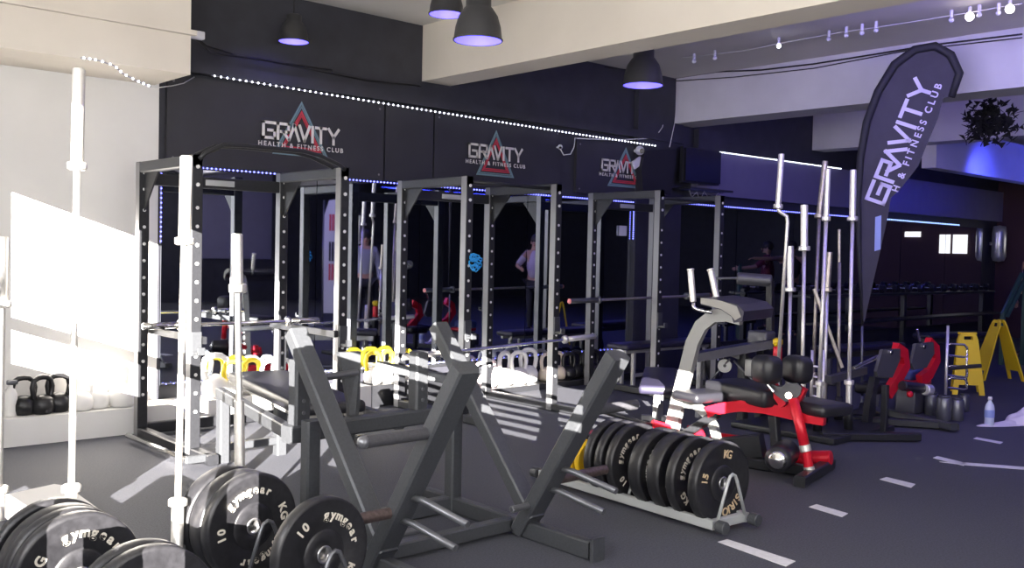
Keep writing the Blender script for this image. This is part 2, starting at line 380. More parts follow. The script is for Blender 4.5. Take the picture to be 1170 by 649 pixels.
# ------------------------------------------------------------------ LED strips
def led(name, label, pts, m, n, r=.008, tape=.012, vert=False):
    root = thing(name, label, 'led strip', pts[0])
    t = MB()
    for a, c in zip(pts, pts[1:]): t.beam(a, c, tape, .006)
    t.build('tape', 'strip', root)
    q = MB(); L = sum((Vector(c)-Vector(a)).length for a, c in zip(pts, pts[1:])); step = L/n; acc = 0
    for a, c in zip(pts, pts[1:]):
        a = Vector(a); c = Vector(c); l = (c-a).length; k = max(1, int(l/step))
        for i in range(k): q.ball(a+(c-a)*(i+.5)/k+Vector((0, -.008, 0)), r, 6)
    q.build('led_beads', m, root, kind='stuff')
    return root
led('led_strip', 'dotted white LED string along the top of the lettered boards', [(3.42, YW-.11, 2.82), (5.4, YW-.11, 2.79), (7.42, YW-.11, 2.765), (9.05, YW-.11, 2.755)], 'led', 105, .009)
led('led_strip', 'blue LED strip along the top edge of the long gym mirror', [(3.07, YW-.03, 2.075), (8.76, YW-.03, 2.065)], 'led_blue', 150, .009)
led('led_strip', 'upright dotted LED strip at the right end of the rack mirror', [(8.76, YW-.03, 2.06), (8.76, YW-.03, 1.62)], 'led_blue', 18, .009)
led('led_strip', 'upright dotted LED strip on the left edge of the mirror', [(3.05, YW-.03, 2.06), (3.05, YW-.03, 1.45)], 'led_blue', 16, .008)
led('led_strip', 'blue LED strip along the foot of the rack mirror', [(3.07, YW-.035, .325), (8.7, YW-.035, .325)], 'led_blue', 90, .006)
led('led_strip', 'white LED strip along the top of the grey violet fascia', [(10.25, YW-.11, 2.79), (13.4, YW-.11, 2.80)], 'led', 60, .009)
led('led_strip', 'blue LED strip above the far right mirror', [(9.75, YW-.03, 2.10), (14.2, YW-.03, 2.10)], 'led_blue', 90, .010)
led('led_strip', 'icy white LED strip above the far end of the right mirror', [(14.4, YW-.03, 2.105), (17.8, YW-.03, 2.105)], 'led_dim', 50, .014)
# loose string on the white wall, drooping
pts = [P(92, 66), P(112, 69), P(130, 75), P(140, 84), P(155, 92), P(172, 99), P(182, 100)]
pts = [Vector((p.x, 6.88 if p.z > 2.68 and p.x < 2.99 else YW-.03, p.z)) for p in pts]
led('led_strip', 'short sagging fairy light string under the cream bulkhead', [px(92, 66, 'y', 6.87), px(112, 69, 'y', 6.87), px(130, 75, 'y', 6.87), px(140, 84, 'y', 6.87), px(155, 92, 'y', 6.87), px(172, 99, 'y', 6.87)], 'led', 14, .009)
solo(MB().path([px(172, 99, 'y', 6.87), px(182, 100, 'y', 6.95), px(197, 98, 'y', 7.2), px(210, 95, 'y', 7.4), px(222, 88, 'y', YW-.12)], .004, 6), 'loose_cable', 'wcable', 'thin loose wire looping from the fairy lights to the black wall', 'cable')

# ------------------------------------------------------------------ power racks
def rack(x0, x1, label, zt, hole_z0=.32):
    y0, y1 = 6.24, 7.16; w = .075
    root = thing('power_rack', label, 'power rack', ((x0+x1)/2, (y0+y1)/2, 0), 'black power racks along the mirror')
    for x, y in ((x0, y0), (x1, y0), (x0, y1), (x1, y1)):
        p = MB().beam((x, y, 0.005), (x, y, zt), w, w, up=(0, 1, 0), c=.06).build('post', 'black_metal', root)
        e = MB().box(x-w/2-.0015, x-w/2+.001, y-w/2+.004, y+w/2-.004, .01, zt-.004).build('daylit_face_tint', 'rack_grey', p)  # paler left face: daylight put into the post's colour
        h = MB(); z = hole_z0
        while z < zt-.3:
            h.cyl((x, y-w/2-.003, z), (x, y-w/2+.004, z), .0125, 10); h.cyl((x+w/2-.004, y, z), (x+w/2+.002, y, z), .0125, 10)
            z += .125
        for z in (zt-.08, zt-.2): h.cyl((x, y-w/2-.008, z), (x, y-w/2+.004, z), .014, 8)
        h.build('hole_row', 'hole', p)
    for x in (x0, x1):
        MB().beam((x, y0-w/2, zt-.04), (x, y1+w/2, zt-.04), w, .08).build('top_rail', 'frame', root)
        MB().beam((x, y0-.32, .04), (x, y1+.03, .04), w, .07).build('base_rail', 'black_metal', root)
        g = MB(); g.prism([(x-.006, y1-.04, zt-.08), (x-.006, y1-.30, zt-.08), (x-.006, y1-.26, zt-.12), (x-.006, y1-.04, zt-.36)], (.012, 0, 0))
        g.build('gusset', 'black_metal', root)
    MB().beam((x0, y1, zt-.12), (x1, y1, zt-.12), .05, .09).build('rear_beam', 'black_metal', root)
    MB().beam((x0, y1, .06), (x1, y1, .06), .06, .08).build('rear_base_beam', 'black_metal', root)
    MB().rbox(((x0+x1)/2+.02, y1-.03, zt-.12), .24, .006, .045, .004).build('badge', 'toast', root)
    for x in (x0, x1):
        j = MB(); s = 1
        j.beam((x, y0-.04, .70), (x, y0-.04, .86), .07, .02, up=(0, 1, 0)); j.beam((x, y0-.03, .72), (x, y0-.12, .72), .05, .02); j.beam((x, y0-.12, .71), (x, y0-.12, .76), .05, .015, up=(0, 1, 0))
        j.build('bar_hook', 'frame', root)
    return root
rA = rack(2.755, 3.905, 'nearest black power rack, beside the sunlit white wall', 2.05)
rB = rack(5.12, 6.17, 'middle black power rack below the second lettered board', 2.07)
rC = rack(7.64, 8.66, 'farthest black power rack, in front of the black column', 2.10)
# curved pull-up bars on the first rack
for y, dz in ((6.2, 0), (6.33, .0)):
    q = MB(); q.path([(2.76, y, 2.02), (2.80, y, 2.06), (2.93, y, 2.13), (3.1, y, 2.14), (3.55, y, 2.14), (3.68, y, 2.12), (3.86, y, 2.06), (3.9, y, 2.03)], .016, 10)
    q.build('pull_up_bar', 'black_metal', rA)
for r, x0, x1 in ((rB, 5.12, 6.17), (rC, 7.64, 8.66)):
    MB().tube((x0, 6.3, 2.03), (x1, 6.3, 2.03), .016).build('pull_up_bar', 'black_metal', r)
# side plate pegs at the base of the first rack
MB().tube((2.60, 5.98, .05), (2.60, 7.0, .05), .02).build('side_tube', 'chrome', rA, label='chrome side tube at floor level')
MB().beam((2.60, 5.98, .05), (2.755, 5.98, .05), .05).build('side_bracket', 'frame', rA)
# blue band tied on the second rack
m = MB()
c = px(542, 300, 'y', 6.19)
for i in range(9):
    a = i*2.4; p = c+Vector((math.cos(a)*.035, -.01*(i % 3), math.sin(a)*.05)); m.path([p+Vector((math.cos(t)*.03, -.012*math.sin(t*2), math.sin(t)*.026)) for t in [k*PI/4 for k in range(9)]], .007, 6)
solo(m, 'resistance_band', mat('cyan_band', (.02, .30, .70), .5), 'bright blue band knotted round the middle rack post', 'band')

# ------------------------------------------------------------------ barbells
def barbell(label, a, d, L=2.2, sl=.415, mshaft='chrome', msleeve='satin', cap=None, rs=.025, group=None, rr=.014):
    a = Vector(a); d = Vector(d).normalized(); b = a+d*L
    root = thing('barbell', label, 'barbell', a, group)
    MB().cyl(a+d*sl, b-d*sl, rr, 12, .002).build('shaft', mshaft, root)
    for p, q in ((a, a+d*sl), (b, b-d*sl)):
        e = (q-p).normalized()
        s = MB().lathe([(0, 0), (rs*.8, 0), (rs, .006), (rs, sl-.001), (rs*.55, sl), (0, sl)], p, e, 20).build('sleeve', msleeve, root)
        MB().lathe([(rs, 0), (rs*1.55, .004), (rs*1.55, .028), (rs*1.2, .034), (rs*.6, .034)], q-e*.034, e, 20).build('collar', msleeve, s)
        if cap: MB().cyl(p-e*.012, p, rs*1.02, 14, .003).build('end_cap', cap, s)
    return root
for x in (2.755, 3.905): MB().beam((x+(.06 if x < 3 else -.06), 6.20, .80), (x+(.06 if x < 3 else -.06), 7.2, .80), .03, .05).build('safety_bar', 'black_metal', rA)
barbell('short chrome barbell lying across the first power rack', (2.66, 6.9, .85), (1, 0, 0), 1.45, .30, msleeve='chrome')
barbell('long chrome barbell lying low across the middle rack', (4.42, 6.14, .60), (1, 0, .032))
barbell('dark barbell with pink end caps resting in the farthest rack', (6.56, 6.42, .985), (1, 0, .012), mshaft='dull', msleeve='pegm', cap=mat('pink_cap', (.8, .25, .25), .5))
# ------------------------------------------------------------------ bumper plates
def plate_mesh(mb, R, t, c, ax):
    return mb.lathe([(.026, 0), (R*.40, 0), (R*.42, t*.06), (R*.44, t*.12), (R*.46, t*.04), (R*.90, t*.04), (R*.93, 0), (R*.975, 0), (R, t*.14), (R, t*.86), (R*.975, t), (R*.93, t), (R*.90, t*.96), (R*.46, t*.96), (R*.44, t*.88), (R*.42, t*.94), (R*.40, t), (.026, t), (.026, 0)], c, ax, 48)
FRONT = Vector((0, -1, 0))
def make_plate(R, t, words, m='rubber', lm='letter', rot=0):
    root = thing('weight_plate', 'x', 'weight plate')
    p = plate_mesh(MB(), R, t, (0, 0, 0), FRONT).build('rubber_disc', m, root)
    MB().lathe([(.026, -.001), (.036, -.001), (.036, t+.003), (.026, t+.003), (.026, -.001)], (0, 0, 0), FRONT, 24).build('hub_ring', 'hub', p)
    q = MB()
    for w, st, size, step, inw in words: arc_text(q, w, size, FRONT*(t*.97), R*.70, st+rot, step, EX, EZ, .0016, .0015, inw)
    if words: q.build('lettering', lm, p)
    return root
GW = [('gymgear', -2.75, .050, .225, False), ('gymgear', .55, .050, .225, False), ('10', -.35, .05, .22, False), ('KG', 2.6, .05, .26, False)]
proto = make_plate(.225, .055, GW)
proto_thick = make_plate(.225, .085, [('gymgear', .4, .050, .225, False), ('20', -1.3, .05, .22, False), ('KG', -2.5, .05, .26, False)], lm='white_letter')
proto_tan = make_plate(.225, .06, [('SIRIO', 2.2, .062, .2, False), ('15', -1.4, .06, .2, False), ('KG', .1, .06, .2, False)], lm='yletter')
proto_small = make_plate(.115, .035, [], m='yellow')
used = set()
def plate(pr_, c, label, group, tilt=0, spin=0, sc=None):
    if pr_.name in used: o = dup(pr_, c, tilt, label, group)
    else: used.add(pr_.name); o = pr_; o.location = c; o.rotation_euler = (0, 0, tilt); o['label'] = label; o['group'] = group
    # turn the disc about its own axle: every plate sits at its own angle
    for ch in o.children: ch.rotation_euler = (0, spin, 0)
    return o
def toast_rack(label, c0, c1, w, loops, m='toast', gr=None, zr=.05):
    """low floor rack: two rails and upright wire loops; c0 near end, c1 far end (rail centre lines)"""
    c0 = Vector(c0); c1 = Vector(c1); d = (c1-c0).normalized(); s = Vector((d.y, -d.x, 0)); L = (c1-c0).length
    root = thing('plate_rack', label, 'weight rack', (c0+c1)/2, gr)
    for k in (-1, 1):
        MB().beam(c0+s*k*w/2+Vector((0, 0, zr)), c1+s*k*w/2+Vector((0, 0, zr)), .035, .05).build('rail', m, root)
        for e in (c0, c1):
            o = e+s*k*w/2+Vector((0, 0, zr)); MB().cyl(o-d*.02*(1 if e == c0 else -1)-s*.0, o-d*.075*(1 if e == c0 else -1), .034, 16).build('end_foot', 'frame', root)
    for e in (c0, c1): MB().beam(e-s*w/2+d*.02*(1 if e == c0 else -1)+Vector((0, 0, zr)), e+s*w/2+d*.02*(1 if e == c0 else -1)+Vector((0, 0, zr)), .035, .05).build('cross_rail', m, root)
    for t, hh in loops:
        o = c0+d*t*L
        pts = [o-s*w*.42+Vector((0, 0, zr+.02)), o-s*w*.14+Vector((0, 0, zr+hh-.04)), o-s*w*.08+Vector((0, 0, zr+hh-.01)), o+Vector((0, 0, zr+hh)), o+s*w*.08+Vector((0, 0, zr+hh-.01)), o+s*w*.14+Vector((0, 0, zr+hh-.04)), o+s*w*.42+Vector((0, 0, zr+.02))]
        MB().path(pts, .009, 8).build('wire_loop', m, root)
    return root, c0, d, L
# right rack (pale grey)
tr, c0, d, L = toast_rack('pale grey floor rack of upright plates right of the bench frame', (4.25, 2.93, 0), (4.33, 4.32, 0), .27, [(.0, .25), (.17, .12), (.25, .10), (.37, .10), (.46, .27), (.63, .1), (.70, .1), (.86, .1), (.97, .22)])
tz = math.atan2(d.y, d.x)-PI/2
defs = [(.035, proto_tan, .0, 'nearest black plate with tan lettering in the pale grey rack'), (.145, proto, 1.3, 'thin black plate with cream brand arc, second from the near end of the pale rack'),
        (.245, proto_thick, 2.6, 'thick black plate, third from the near end of the pale rack'), (.345, proto_thick, 4.0, 'thick black plate just before the middle wire loop of the pale rack'),
        (.475, proto, -2.0, 'black plate facing the middle wire loop, cream arc on top, pale rack'), (.54, proto, .7, 'black plate second behind the middle wire loop of the pale rack'), (.605, proto, 2.0, 'black plate beside the yellow plates in the pale rack')]
for t, pr_, sp, lab in defs: plate(pr_, c0+d*(t*L+.07)+Vector((0, 0, .240)), lab, 'black plates in the pale grey rack', tz, sp)
for i, t in enumerate((.73, .77, .81, .85)):
    plate(proto_small, c0+d*(t*L+.07)+Vector((-.02, 0, .185)), ['small yellow plate nearest the black plates', 'small yellow plate second from the black plates', 'small yellow plate second from the far end of the pale rack', 'small yellow plate at the far end of the pale rack'][i], 'small yellow plates', tz)
# left racks
g3 = pd(281.5, 594.5, 4.1); g4 = pd(360.6, 634, 3.8)
dd = Vector((g4.x-g3.x, g4.y-g3.y, 0)).normalized()
q0 = Vector((g4.x, g4.y, 0))+dd*.12; q1 = Vector((g3.x, g3.y, 0))-dd*.50
LL = (q1-q0).length
tr2, c0, d, L = toast_rack('dark floor plate rack beside the seated bench frame, lower left', q0, q1, .26, [(.0, .24), (.22, .12), (.40, .27), (.62, .1), (.72, .1), (.82, .1)], 'pegm', zr=.035)
tz2 = math.atan2(d.y, d.x)-PI/2
for o, pr_, sp, lab in ((Vector((g4.x, g4.y, .245))+d*.0, proto, -.5, 'single black plate with ten kilo lettering behind the brown peg'),
                        (Vector((g3.x, g3.y, .262)), proto, -1.4, 'sunlit black plate with curved lettering facing the camera, left of the single plate'),
                        (Vector((g3.x, g3.y, .262))+d*.085, proto_thick, .5, 'thick plate directly behind the sunlit lettered plate'),
                        (Vector((g3.x, g3.y, .262))+d*.185, proto_thick, 2, 'thick plate at the wall end of the dark plate rack')):
    plate(pr_, o+d*.0, lab, 'plates in the dark lower left rack', tz2, sp)
g1 = pd(85, 660, 3.43); g2 = pd(165, 700, 3.07)
q0 = Vector((g2.x, g2.y, 0))+Vector((0, -.12, 0)); q1 = Vector((g1.x, g1.y, 0))+Vector((0, .42, 0))
tr3, c0, d, L = toast_rack('plate rack in the bottom left corner of the room view', q0, q1, .26, [(.0, .22), (.3, .12), (.45, .24), (.8, .1)], 'pegm', zr=.04)
tz3 = math.atan2(d.y, d.x)-PI/2
for o, pr_, sp, lab in ((Vector((g1.x, g1.y, .268)), proto, 2.4, 'sunlit plate with white lettering arc in the bottom left corner'),
                        (Vector((g1.x, g1.y, .268))+d*.07, proto, .4, 'plate just behind the bottom left lettered plate'),
                        (Vector((g1.x, g1.y, .268))+d*.14, proto_thick, 1.4, 'thick plate under the tall barbell in the bottom left corner'),
                        (Vector((g1.x, g1.y, .268))+d*.24, proto, 1, 'rearmost plate of the bottom left rack'),
                        (Vector((g2.x, g2.y, .268)), proto, 1.2, 'nearest plate of the bottom left rack, cut by the lower frame edge'),
                        (Vector((g2.x, g2.y, .268))+d*.07, proto, 3.2, 'second nearest plate of the bottom left rack')):
    plate(pr_, o, lab, 'plates in the bottom left rack', tz3, sp)

# ------------------------------------------------------------------ upright bars at the left with their holders
def holder(c, label, h=.30):
    c = Vector((c.x, c.y, 0)); root = thing('bar_holder', label, 'bar stand', c, 'upright bar holders')
    MB().rbox(c+Vector((0, 0, .012)), .26, .26, .022, .006).build('base_plate', 'pegm', root)
    MB().lathe([(.031, .02), (.031, h), (.037, h), (.037, .02), (.031, .02)], c, EZ, 20).build('tube', 'pegm', root)
    return root
def up_bar(label, top, base, L, sl, m1='satin', m2='satin', z0=.03, low_sl=None):
    a = px(base[0], base[1], 'z', z0) if False else base; a = Vector(a); d = (Vector(top)-a).normalized()
    return barbell(label, a, d, L, sl, m1, m2, group='bars stored upright at the left')
t1 = pd(90, 78, 3.96); b1 = Vector((pd(80, 640, 3.96).x, pd(80, 640, 3.96).y, .03)); up_bar('tallest upright barbell against the sunlit white wall', t1, b1, (t1-b1).length, .42); holder(b1, 'bar holder under the tallest bar, hidden by sunlit plates', .2)
t2 = pd(213, 178, 3.97); b2 = Vector((pd(201, 660, 3.97).x, pd(201, 660, 3.97).y, .03)); up_bar('upright barbell in front of the first rack left post', t2, b2, (t2-b2).length, .37); holder(b2, 'bar holder beside the lettered sunlit plate', .2)
t3 = pd(271, 267, 4.35); b3 = Vector((pd(275, 640, 4.35).x, pd(275, 640, 4.35).y, .03)); 
root = thing('barbell', 'short upright barbell rising behind the sunlit lettered plate', 'barbell', b3, 'bars stored upright at the left'); dr = (t3-b3).normalized(); LB = (t3-b3).length
MB().cyl(b3, t3, .0145, 12, .002).build('shaft', 'satin', root)
s = MB().cyl(t3-dr*.235, t3, .025, 20, .004).build('sleeve', 'satin', root); MB().cyl(t3-dr*.27, t3-dr*.225, .040, 20, .006).build('collar', 'satin', s)
s = MB().cyl(b3, b3+dr*.72, .0235, 20, .004).build('sleeve', 'satin', root)
holder(b3, 'bar holder under the short upright barbell', .2)
t4 = pd(4, 270, 4.3); b4 = Vector((pd(-2, 640, 4.3).x, pd(-2, 640, 4.3).y, .03)); up_bar('upright barbell cut off by the left edge of the view', t4, b4, (t4-b4).length, .32); holder(b4, 'bar holder at the far left edge', .2)

# white tilted board lying behind the bottom left plates
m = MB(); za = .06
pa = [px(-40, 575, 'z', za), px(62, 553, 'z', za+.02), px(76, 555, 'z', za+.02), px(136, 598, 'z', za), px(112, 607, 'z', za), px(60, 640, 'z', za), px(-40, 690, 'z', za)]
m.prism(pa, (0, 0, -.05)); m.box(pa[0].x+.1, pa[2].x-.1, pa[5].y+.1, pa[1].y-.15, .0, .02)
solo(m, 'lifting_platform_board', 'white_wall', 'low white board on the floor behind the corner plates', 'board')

# ------------------------------------------------------------------ seated bench frame in the middle foreground
XLF, XRF = 2.42, 3.32
root = thing('plate_loaded_bench', 'large charcoal bench frame with slanted V arms and pegs, centre foreground', 'weight bench', ((XLF+XRF)/2, 4.1, 0))
for X, sgn in ((XLF, -1), (XRF, 1)):
    MB().beam((X, 4.28, 1.02), (X, 3.46, .10), .075, .10, up=(1, 0, 0)).build('rear_arm', 'frame', root)
    a = MB().beam((X, 2.93, .985), (X, 3.55, .03), .075, .115, up=(1, 0, 0)).build('front_arm', 'frame', root)
    def along(t): return Vector((X, 2.93+.62*t, .985-.955*t))
    for t, mm, ln, nm in ((.30, 'grip', .36, 'upper_peg'), (.70, 'worn', .42, 'lower_peg')):
        p = along(t); e = Vector((sgn, 0, 0))
        g = MB().cyl(p, p+e*ln, .025, 20, .008).build(nm, mm, a)
        MB().ball(p+e*(ln-.003), .027, 14).build('peg_tip', 'pegm' if mm == 'grip' else 'worn', g) if sgn < 0 else None
        w = MB().cyl(p-Vector((sgn, 0, 0))*.052, p-Vector((sgn, 0, 0))*.046, .032, 20, .002).build('weld_disc', 'frame', a)
    MB().cyl(along(.84), along(.84)-Vector((sgn, 0, 0))*.17, .017, 14, .004).build('inner_peg', 'pegm', a)
    for t in (.62, .74):
        p = along(t)+Vector((sgn*.0, -.03, 0)); MB().path([p, p+Vector((-sgn*.0+.02, -.06, -.005)), p+Vector((.05, -.32, -.055))], .0155, 12).build('slim_peg', 'pegm', a)
    MB().beam((X, 4.36, .045), (X, 3.06, .045), .06, .085).build('base_rail', 'frame', root)
    MB().beam((X, 3.03, .0), (X, 3.03, .11), .085, .02, up=(0, 1, 0)).build('rail_end_plate', 'frame', root)
    MB().beam((X, 4.12, .0), (X, 4.12, .60), .075, .075, up=(0, 1, 0)).build('leg', 'frame', root)
MB().beam((XLF, 4.12, .05), (XRF, 4.12, .05), .06, .085).build('base_cross_rail', 'frame', root)
MB().beam((XLF, 3.62, .05), (XRF, 3.62, .05), .06, .07).build('base_cross_rail', 'frame', root)
MB().beam((XLF-.06, 4.26, .515), (XRF+.12, 4.26, .53), .09, .085).build('seat_cross_beam', 'frame', root)
for x in (XLF+.02, 3.18):
    u = MB().beam((x, 4.27, .54), (x, 4.27, .885), .085, .085, up=(0, 1, 0)).build('upright', 'frame', root)
    q = MB()
    for z in (.62, .68, .80): q.cyl((x, 4.222, z), (x, 4.23, z), .010, 10)
    q.build('bolt', 'pegm', u)
# thin upright bracket plates and horizontal roller between the uprights
MB().prism([(2.70, 4.32, .90), (2.82, 4.30, .90), (2.82, 4.30, .60), (2.78, 4.3, .40), (2.76, 4.3, .40), (2.76, 4.31, .62)], (0, .03, 0)).build('hook_plate', 'frame', root)
MB().cyl((2.46, 4.30, .77), (2.80, 4.30, .79), .018, 14).build('cross_pin', 'pegm', root)
MB().beam((3.02, 4.45, .80), (3.36, 4.15, .72), .05, .05).build('angled_stay', 'frame', root)
# side rails of the bench part and pad
MB().beam((2.42, 4.26, .50), (2.86, 6.05, .46), .06, .07).build('side_rail', 'frame', root)
MB().beam((3.05, 4.26, .50), (3.30, 6.05, .46), .06, .07).build('side_rail', 'frame', root)
MB().beam((2.86, 6.0, 0), (2.86, 6.0, .46), .075, .075, up=(0, 1, 0)).build('leg', 'frame', root)
MB().beam((3.28, 6.0, 0), (3.28, 6.0, .46), .075, .075, up=(0, 1, 0)).build('leg', 'frame', root)
MB().beam((2.86, 6.0, .1), (3.28, 6.0, .1), .05, .05).build('rear_stretcher', 'frame', root)
p1 = MB(); p1.rbox((2.98, 5.32, .555), .40, 1.5, .07, .025, rz=-.20); pd1 = p1.build('bench_pad', 'pad', root)
MB().rbox((2.98, 5.32, .515), .38, 1.46, .02, .005, rz=-.20).build('pad_board', 'stitch', pd1)
MB().beam((2.42, 4.14, .02), (2.05, 4.55, .02), .05, .03).build('floor_stay', 'frame', root)

# ------------------------------------------------------------------ kettlebells on the ledge
def kettlebell(mb_mat, hm):
    root = thing('kettlebell', 'x', 'kettlebell')
    MB().lathe([(0, 0), (.062, 0), (.080, .012), (.090, .045), (.090, .085), (.076, .12), (.05, .14), (.03, .148), (0, .15)], (0, 0, 0), EZ, 24).build('body', mb_mat, root)
    MB().path([(-.052, 0, .10), (-.073, 0, .15), (-.082, 0, .21), (-.070, 0, .262), (-.035, 0, .285), (.0, 0, .289), (.035, 0, .285), (.070, 0, .262), (.082, 0, .21), (.073, 0, .15), (.052, 0, .10)], .0205, 10).build('handle', hm, root)
    return root
kbp = {k: kettlebell(*v) for k, v in dict(black=('kb_black', 'kb_black'), white=('kb_white', 'kb_white'), yel=('kb_white', 'kb_yellow'), pink=('kb_pink', 'kb_pink'), beige=('kb_beige', 'kb_beige')).items()}
kused = set()
KB = [('black', 27, .92, 'leftmost dark kettlebell on the white ledge'), ('black', 47, .92, 'dark kettlebell second from the left on the white ledge'), ('black', 67, .92, 'dark kettlebell beside the tallest upright bar'),
      ('white', 92, .9, 'sunlit white kettlebell just right of the tallest bar'), ('white', 112, .95, 'sunlit white kettlebell between two others on the white ledge'), ('white', 138, 1.15, 'large sunlit white kettlebell left of the first rack'),
      ('white', 246, 1.2, 'large white kettlebell under the bench pad corner'), ('yel', 264, 1, 'white kettlebell with yellow handle under the bench pad'), ('yel', 287, 1, 'yellow handled kettlebell behind the bench side rail'), ('white', 306, .95, 'white kettlebell at the near upright of the bench'), ('white', 322, .95, 'white kettlebell half hidden behind the bench upright'),
      ('yel', 424, 1, 'left one of the three yellow handled kettlebells'), ('yel', 442, 1, 'middle one of the three yellow handled kettlebells'), ('yel', 460, 1, 'right one of the three yellow handled kettlebells'),
      ('pink', 549, .85, 'pinkish white kettlebell left of the middle rack rear post'), ('pink', 557, .95, 'pale pink kettlebell next to the middle rack rear post'), ('white', 576, 1.15, 'white kettlebell, left of three bright ones'), ('white', 590, 1.15, 'white kettlebell, middle of three bright ones'), ('white', 603, 1.2, 'white kettlebell, right of three bright ones'),
      ('beige', 622, 1, 'beige kettlebell left of the middle rack right post'), ('beige', 637, 1, 'beige kettlebell right of the middle rack right post'), ('black', 647, .95, 'dark kettlebell first in the shaded row'), ('black', 657, 1, 'dark kettlebell second in the shaded row'), ('black', 667, 1, 'dark kettlebell third in the shaded row'), ('black', 677, 1, 'dark kettlebell at the right end of the shaded row')]
for i, (k, u, sc, lab) in enumerate(KB):
    p = px(u, 440, 'y', 7.43); loc = (p.x, 7.43-.03*(i % 2), .2 if u < 500 else .06); g = 'kettlebells on the ledge'
    if k in kused: o = dup(kbp[k], loc, .25*math.sin(i*1.7), lab, g)
    else: o = kbp[k]; kused.add(k); o.location = loc; o['label'] = lab; o['group'] = g
    o.scale = (sc*1.0,)*3
p = px(12, 470, 'y', 7.42)
r = thing('spray_bottle', 'white spray bottle standing at the left end of the ledge', 'bottle', (p.x, 7.42, .2))
MB().lathe([(0, 0), (.042, 0), (.045, .01), (.045, .15), (.03, .19), (.016, .2), (.016, .22), (0, .22)], (p.x, 7.42, .2), EZ, 20).build('body', 'kb_white', r)
MB().rbox((p.x+.01, 7.42, .44), .075, .03, .035, .01).build('trigger_head', 'pegm', r)
# ------------------------------------------------------------------ pendant lamps
def lamp(u, v, d, wpx, label):
    k = FOC/d; R = wpx/2/k; c = pd(u, v, d); root = thing('pendant_lamp', label, 'lamp', c, 'charcoal bell pendant lamps')
    prof = [(R, 0), (R*.985, R*.12), (R*.93, R*.55), (R*.80, R*1.0), (R*.60, R*1.3), (R*.52, R*1.38), (R*.52, R*1.75), (R*.36, R*1.85), (0, R*1.86)]
    sh = MB().lathe(prof, c, EZ, 40).build('shade', 'lampm', root)
    MB().lathe([(R, .0), (R+.004, .002), (R+.004, .012), (R*.99, .014)], c, EZ, 40).build('rim', 'lampm', sh)
    MB().lathe([(r*.965, h+.002) for r, h in prof[:6]]+[(0, R*1.38)], c, EZ, 40).build('inner_surface', 'lamp_in', sh)
    MB().ball(c+EZ*R*.75, R*.28, 14).build('bulb', 'bulb', root)
    MB().tube(c+EZ*R*1.85, Vector((c.x, c.y, ZC)), .006, 8).build('cord', 'cable', root)
    light('bulb_glow', 'POINT', c+EZ*R*.35, 1.6, (.25, .22, 1), shadow_soft_size=R*.3).parent = None
lamp(335.5, 48, 8.0, 34, 'smallest pendant lamp, hanging before the black wall at left')
lamp(546, 47, 6.2, 56, 'largest pendant lamp, hanging before the cream beam')
lamp(510, 17, 7.4, 40, 'pendant lamp partly cut off by the top edge of the view')
lamp(734.5, 98, 8.4, 46, 'pendant lamp hanging beyond the cream beam on the right')

# ------------------------------------------------------------------ cameras, TV, wires
p = px(785, 188, 'y', 7.36)
r = thing('wall_tv', 'black flat television on a bracket beside the third board', 'television', (9.85, 7.36, 2.38))
MB().box(9.42, 10.13, 7.30, 7.34, 2.36, 2.76).build('screen', 'tv', r); MB().box(9.40, 10.15, 7.335, 7.38, 2.34, 2.78).build('casing', 'black_metal', r)
MB().beam((9.75, 7.36, 2.5), (9.75, YW-.05, 2.5), .08).build('bracket', 'black_metal', r)
r = thing('wall_shelf', 'thin black wall shelf under the television', 'shelf', (9.9, 7.4, 2.26))
MB().box(9.42, 10.3, 7.22, YW-.07, 2.255, 2.28).build('board', 'black_metal', r)
MB().path([(9.5, 7.3, 2.25), (9.55, 7.3, 2.16), (9.65, 7.3, 2.23), (9.72, 7.3, 2.13), (9.8, 7.3, 2.25), (9.95, 7.3, 2.12), (10.1, 7.3, 2.25)], .005, 6).build('hanging_wire', 'wcable', r)
def cctv(u, v, y, label, k=1):
    p = px(u, v, 'y', y); r = thing('security_camera', label, 'camera', p)
    MB().cyl((p.x, YW-.05, p.z), (p.x, y, p.z), .02*k, 12).build('arm', 'socket', r)
    MB().ball((p.x, y, p.z), .055*k, 18).build('housing', 'socket', r)
    MB().cyl((p.x-.02, y-.05*k, p.z-.01), (p.x-.03, y-.062*k, p.z-.012), .028*k, 16).build('lens', 'tv', r)
cctv(731, 172, 7.45, 'round white security camera over the third board'); cctv(817, 182, 7.4, 'small dome security camera at the start of the fascia light', .8)
cctv(640, 168, 7.48, 'small white camera with looped cable between two boards', .5)
solo(MB().path([px(640, 170, 'y', 7.46), px(644, 177, 'y', 7.46), px(652, 176, 'y', 7.46), px(656, 168, 'y', 7.46), px(657, 158, 'y', 7.46)], .006, 8), 'looped_cable', 'wcable', 'white cable loop hanging beside the small camera', 'cable')
r = solo(MB().rbox(px(728, 186, 'y', 7.46), .16, .03, .10, .008, ry=-.5), 'wall_sensor', 'socket', 'tilted white box under the round security camera', 'sensor')
solo(MB().rbox((8.58, YW-.03, 1.72), .13, .02, .12, .008), 'wall_socket', 'socket', 'white wall socket box at the right end of the rack mirror', 'socket')
# draped dark cloth / speaker beside column
m = MB()
pp = [px(u, v, 'y', 7.4) for u, v in ((737, 172), (772, 170), (770, 205), (766, 223), (735, 221), (733, 195))]
m.prism(pp, (0, .08, 0))
solo(m, 'draped_cloth', 'flagedge', 'dark cloth hanging over the corner next to the television', 'cloth')
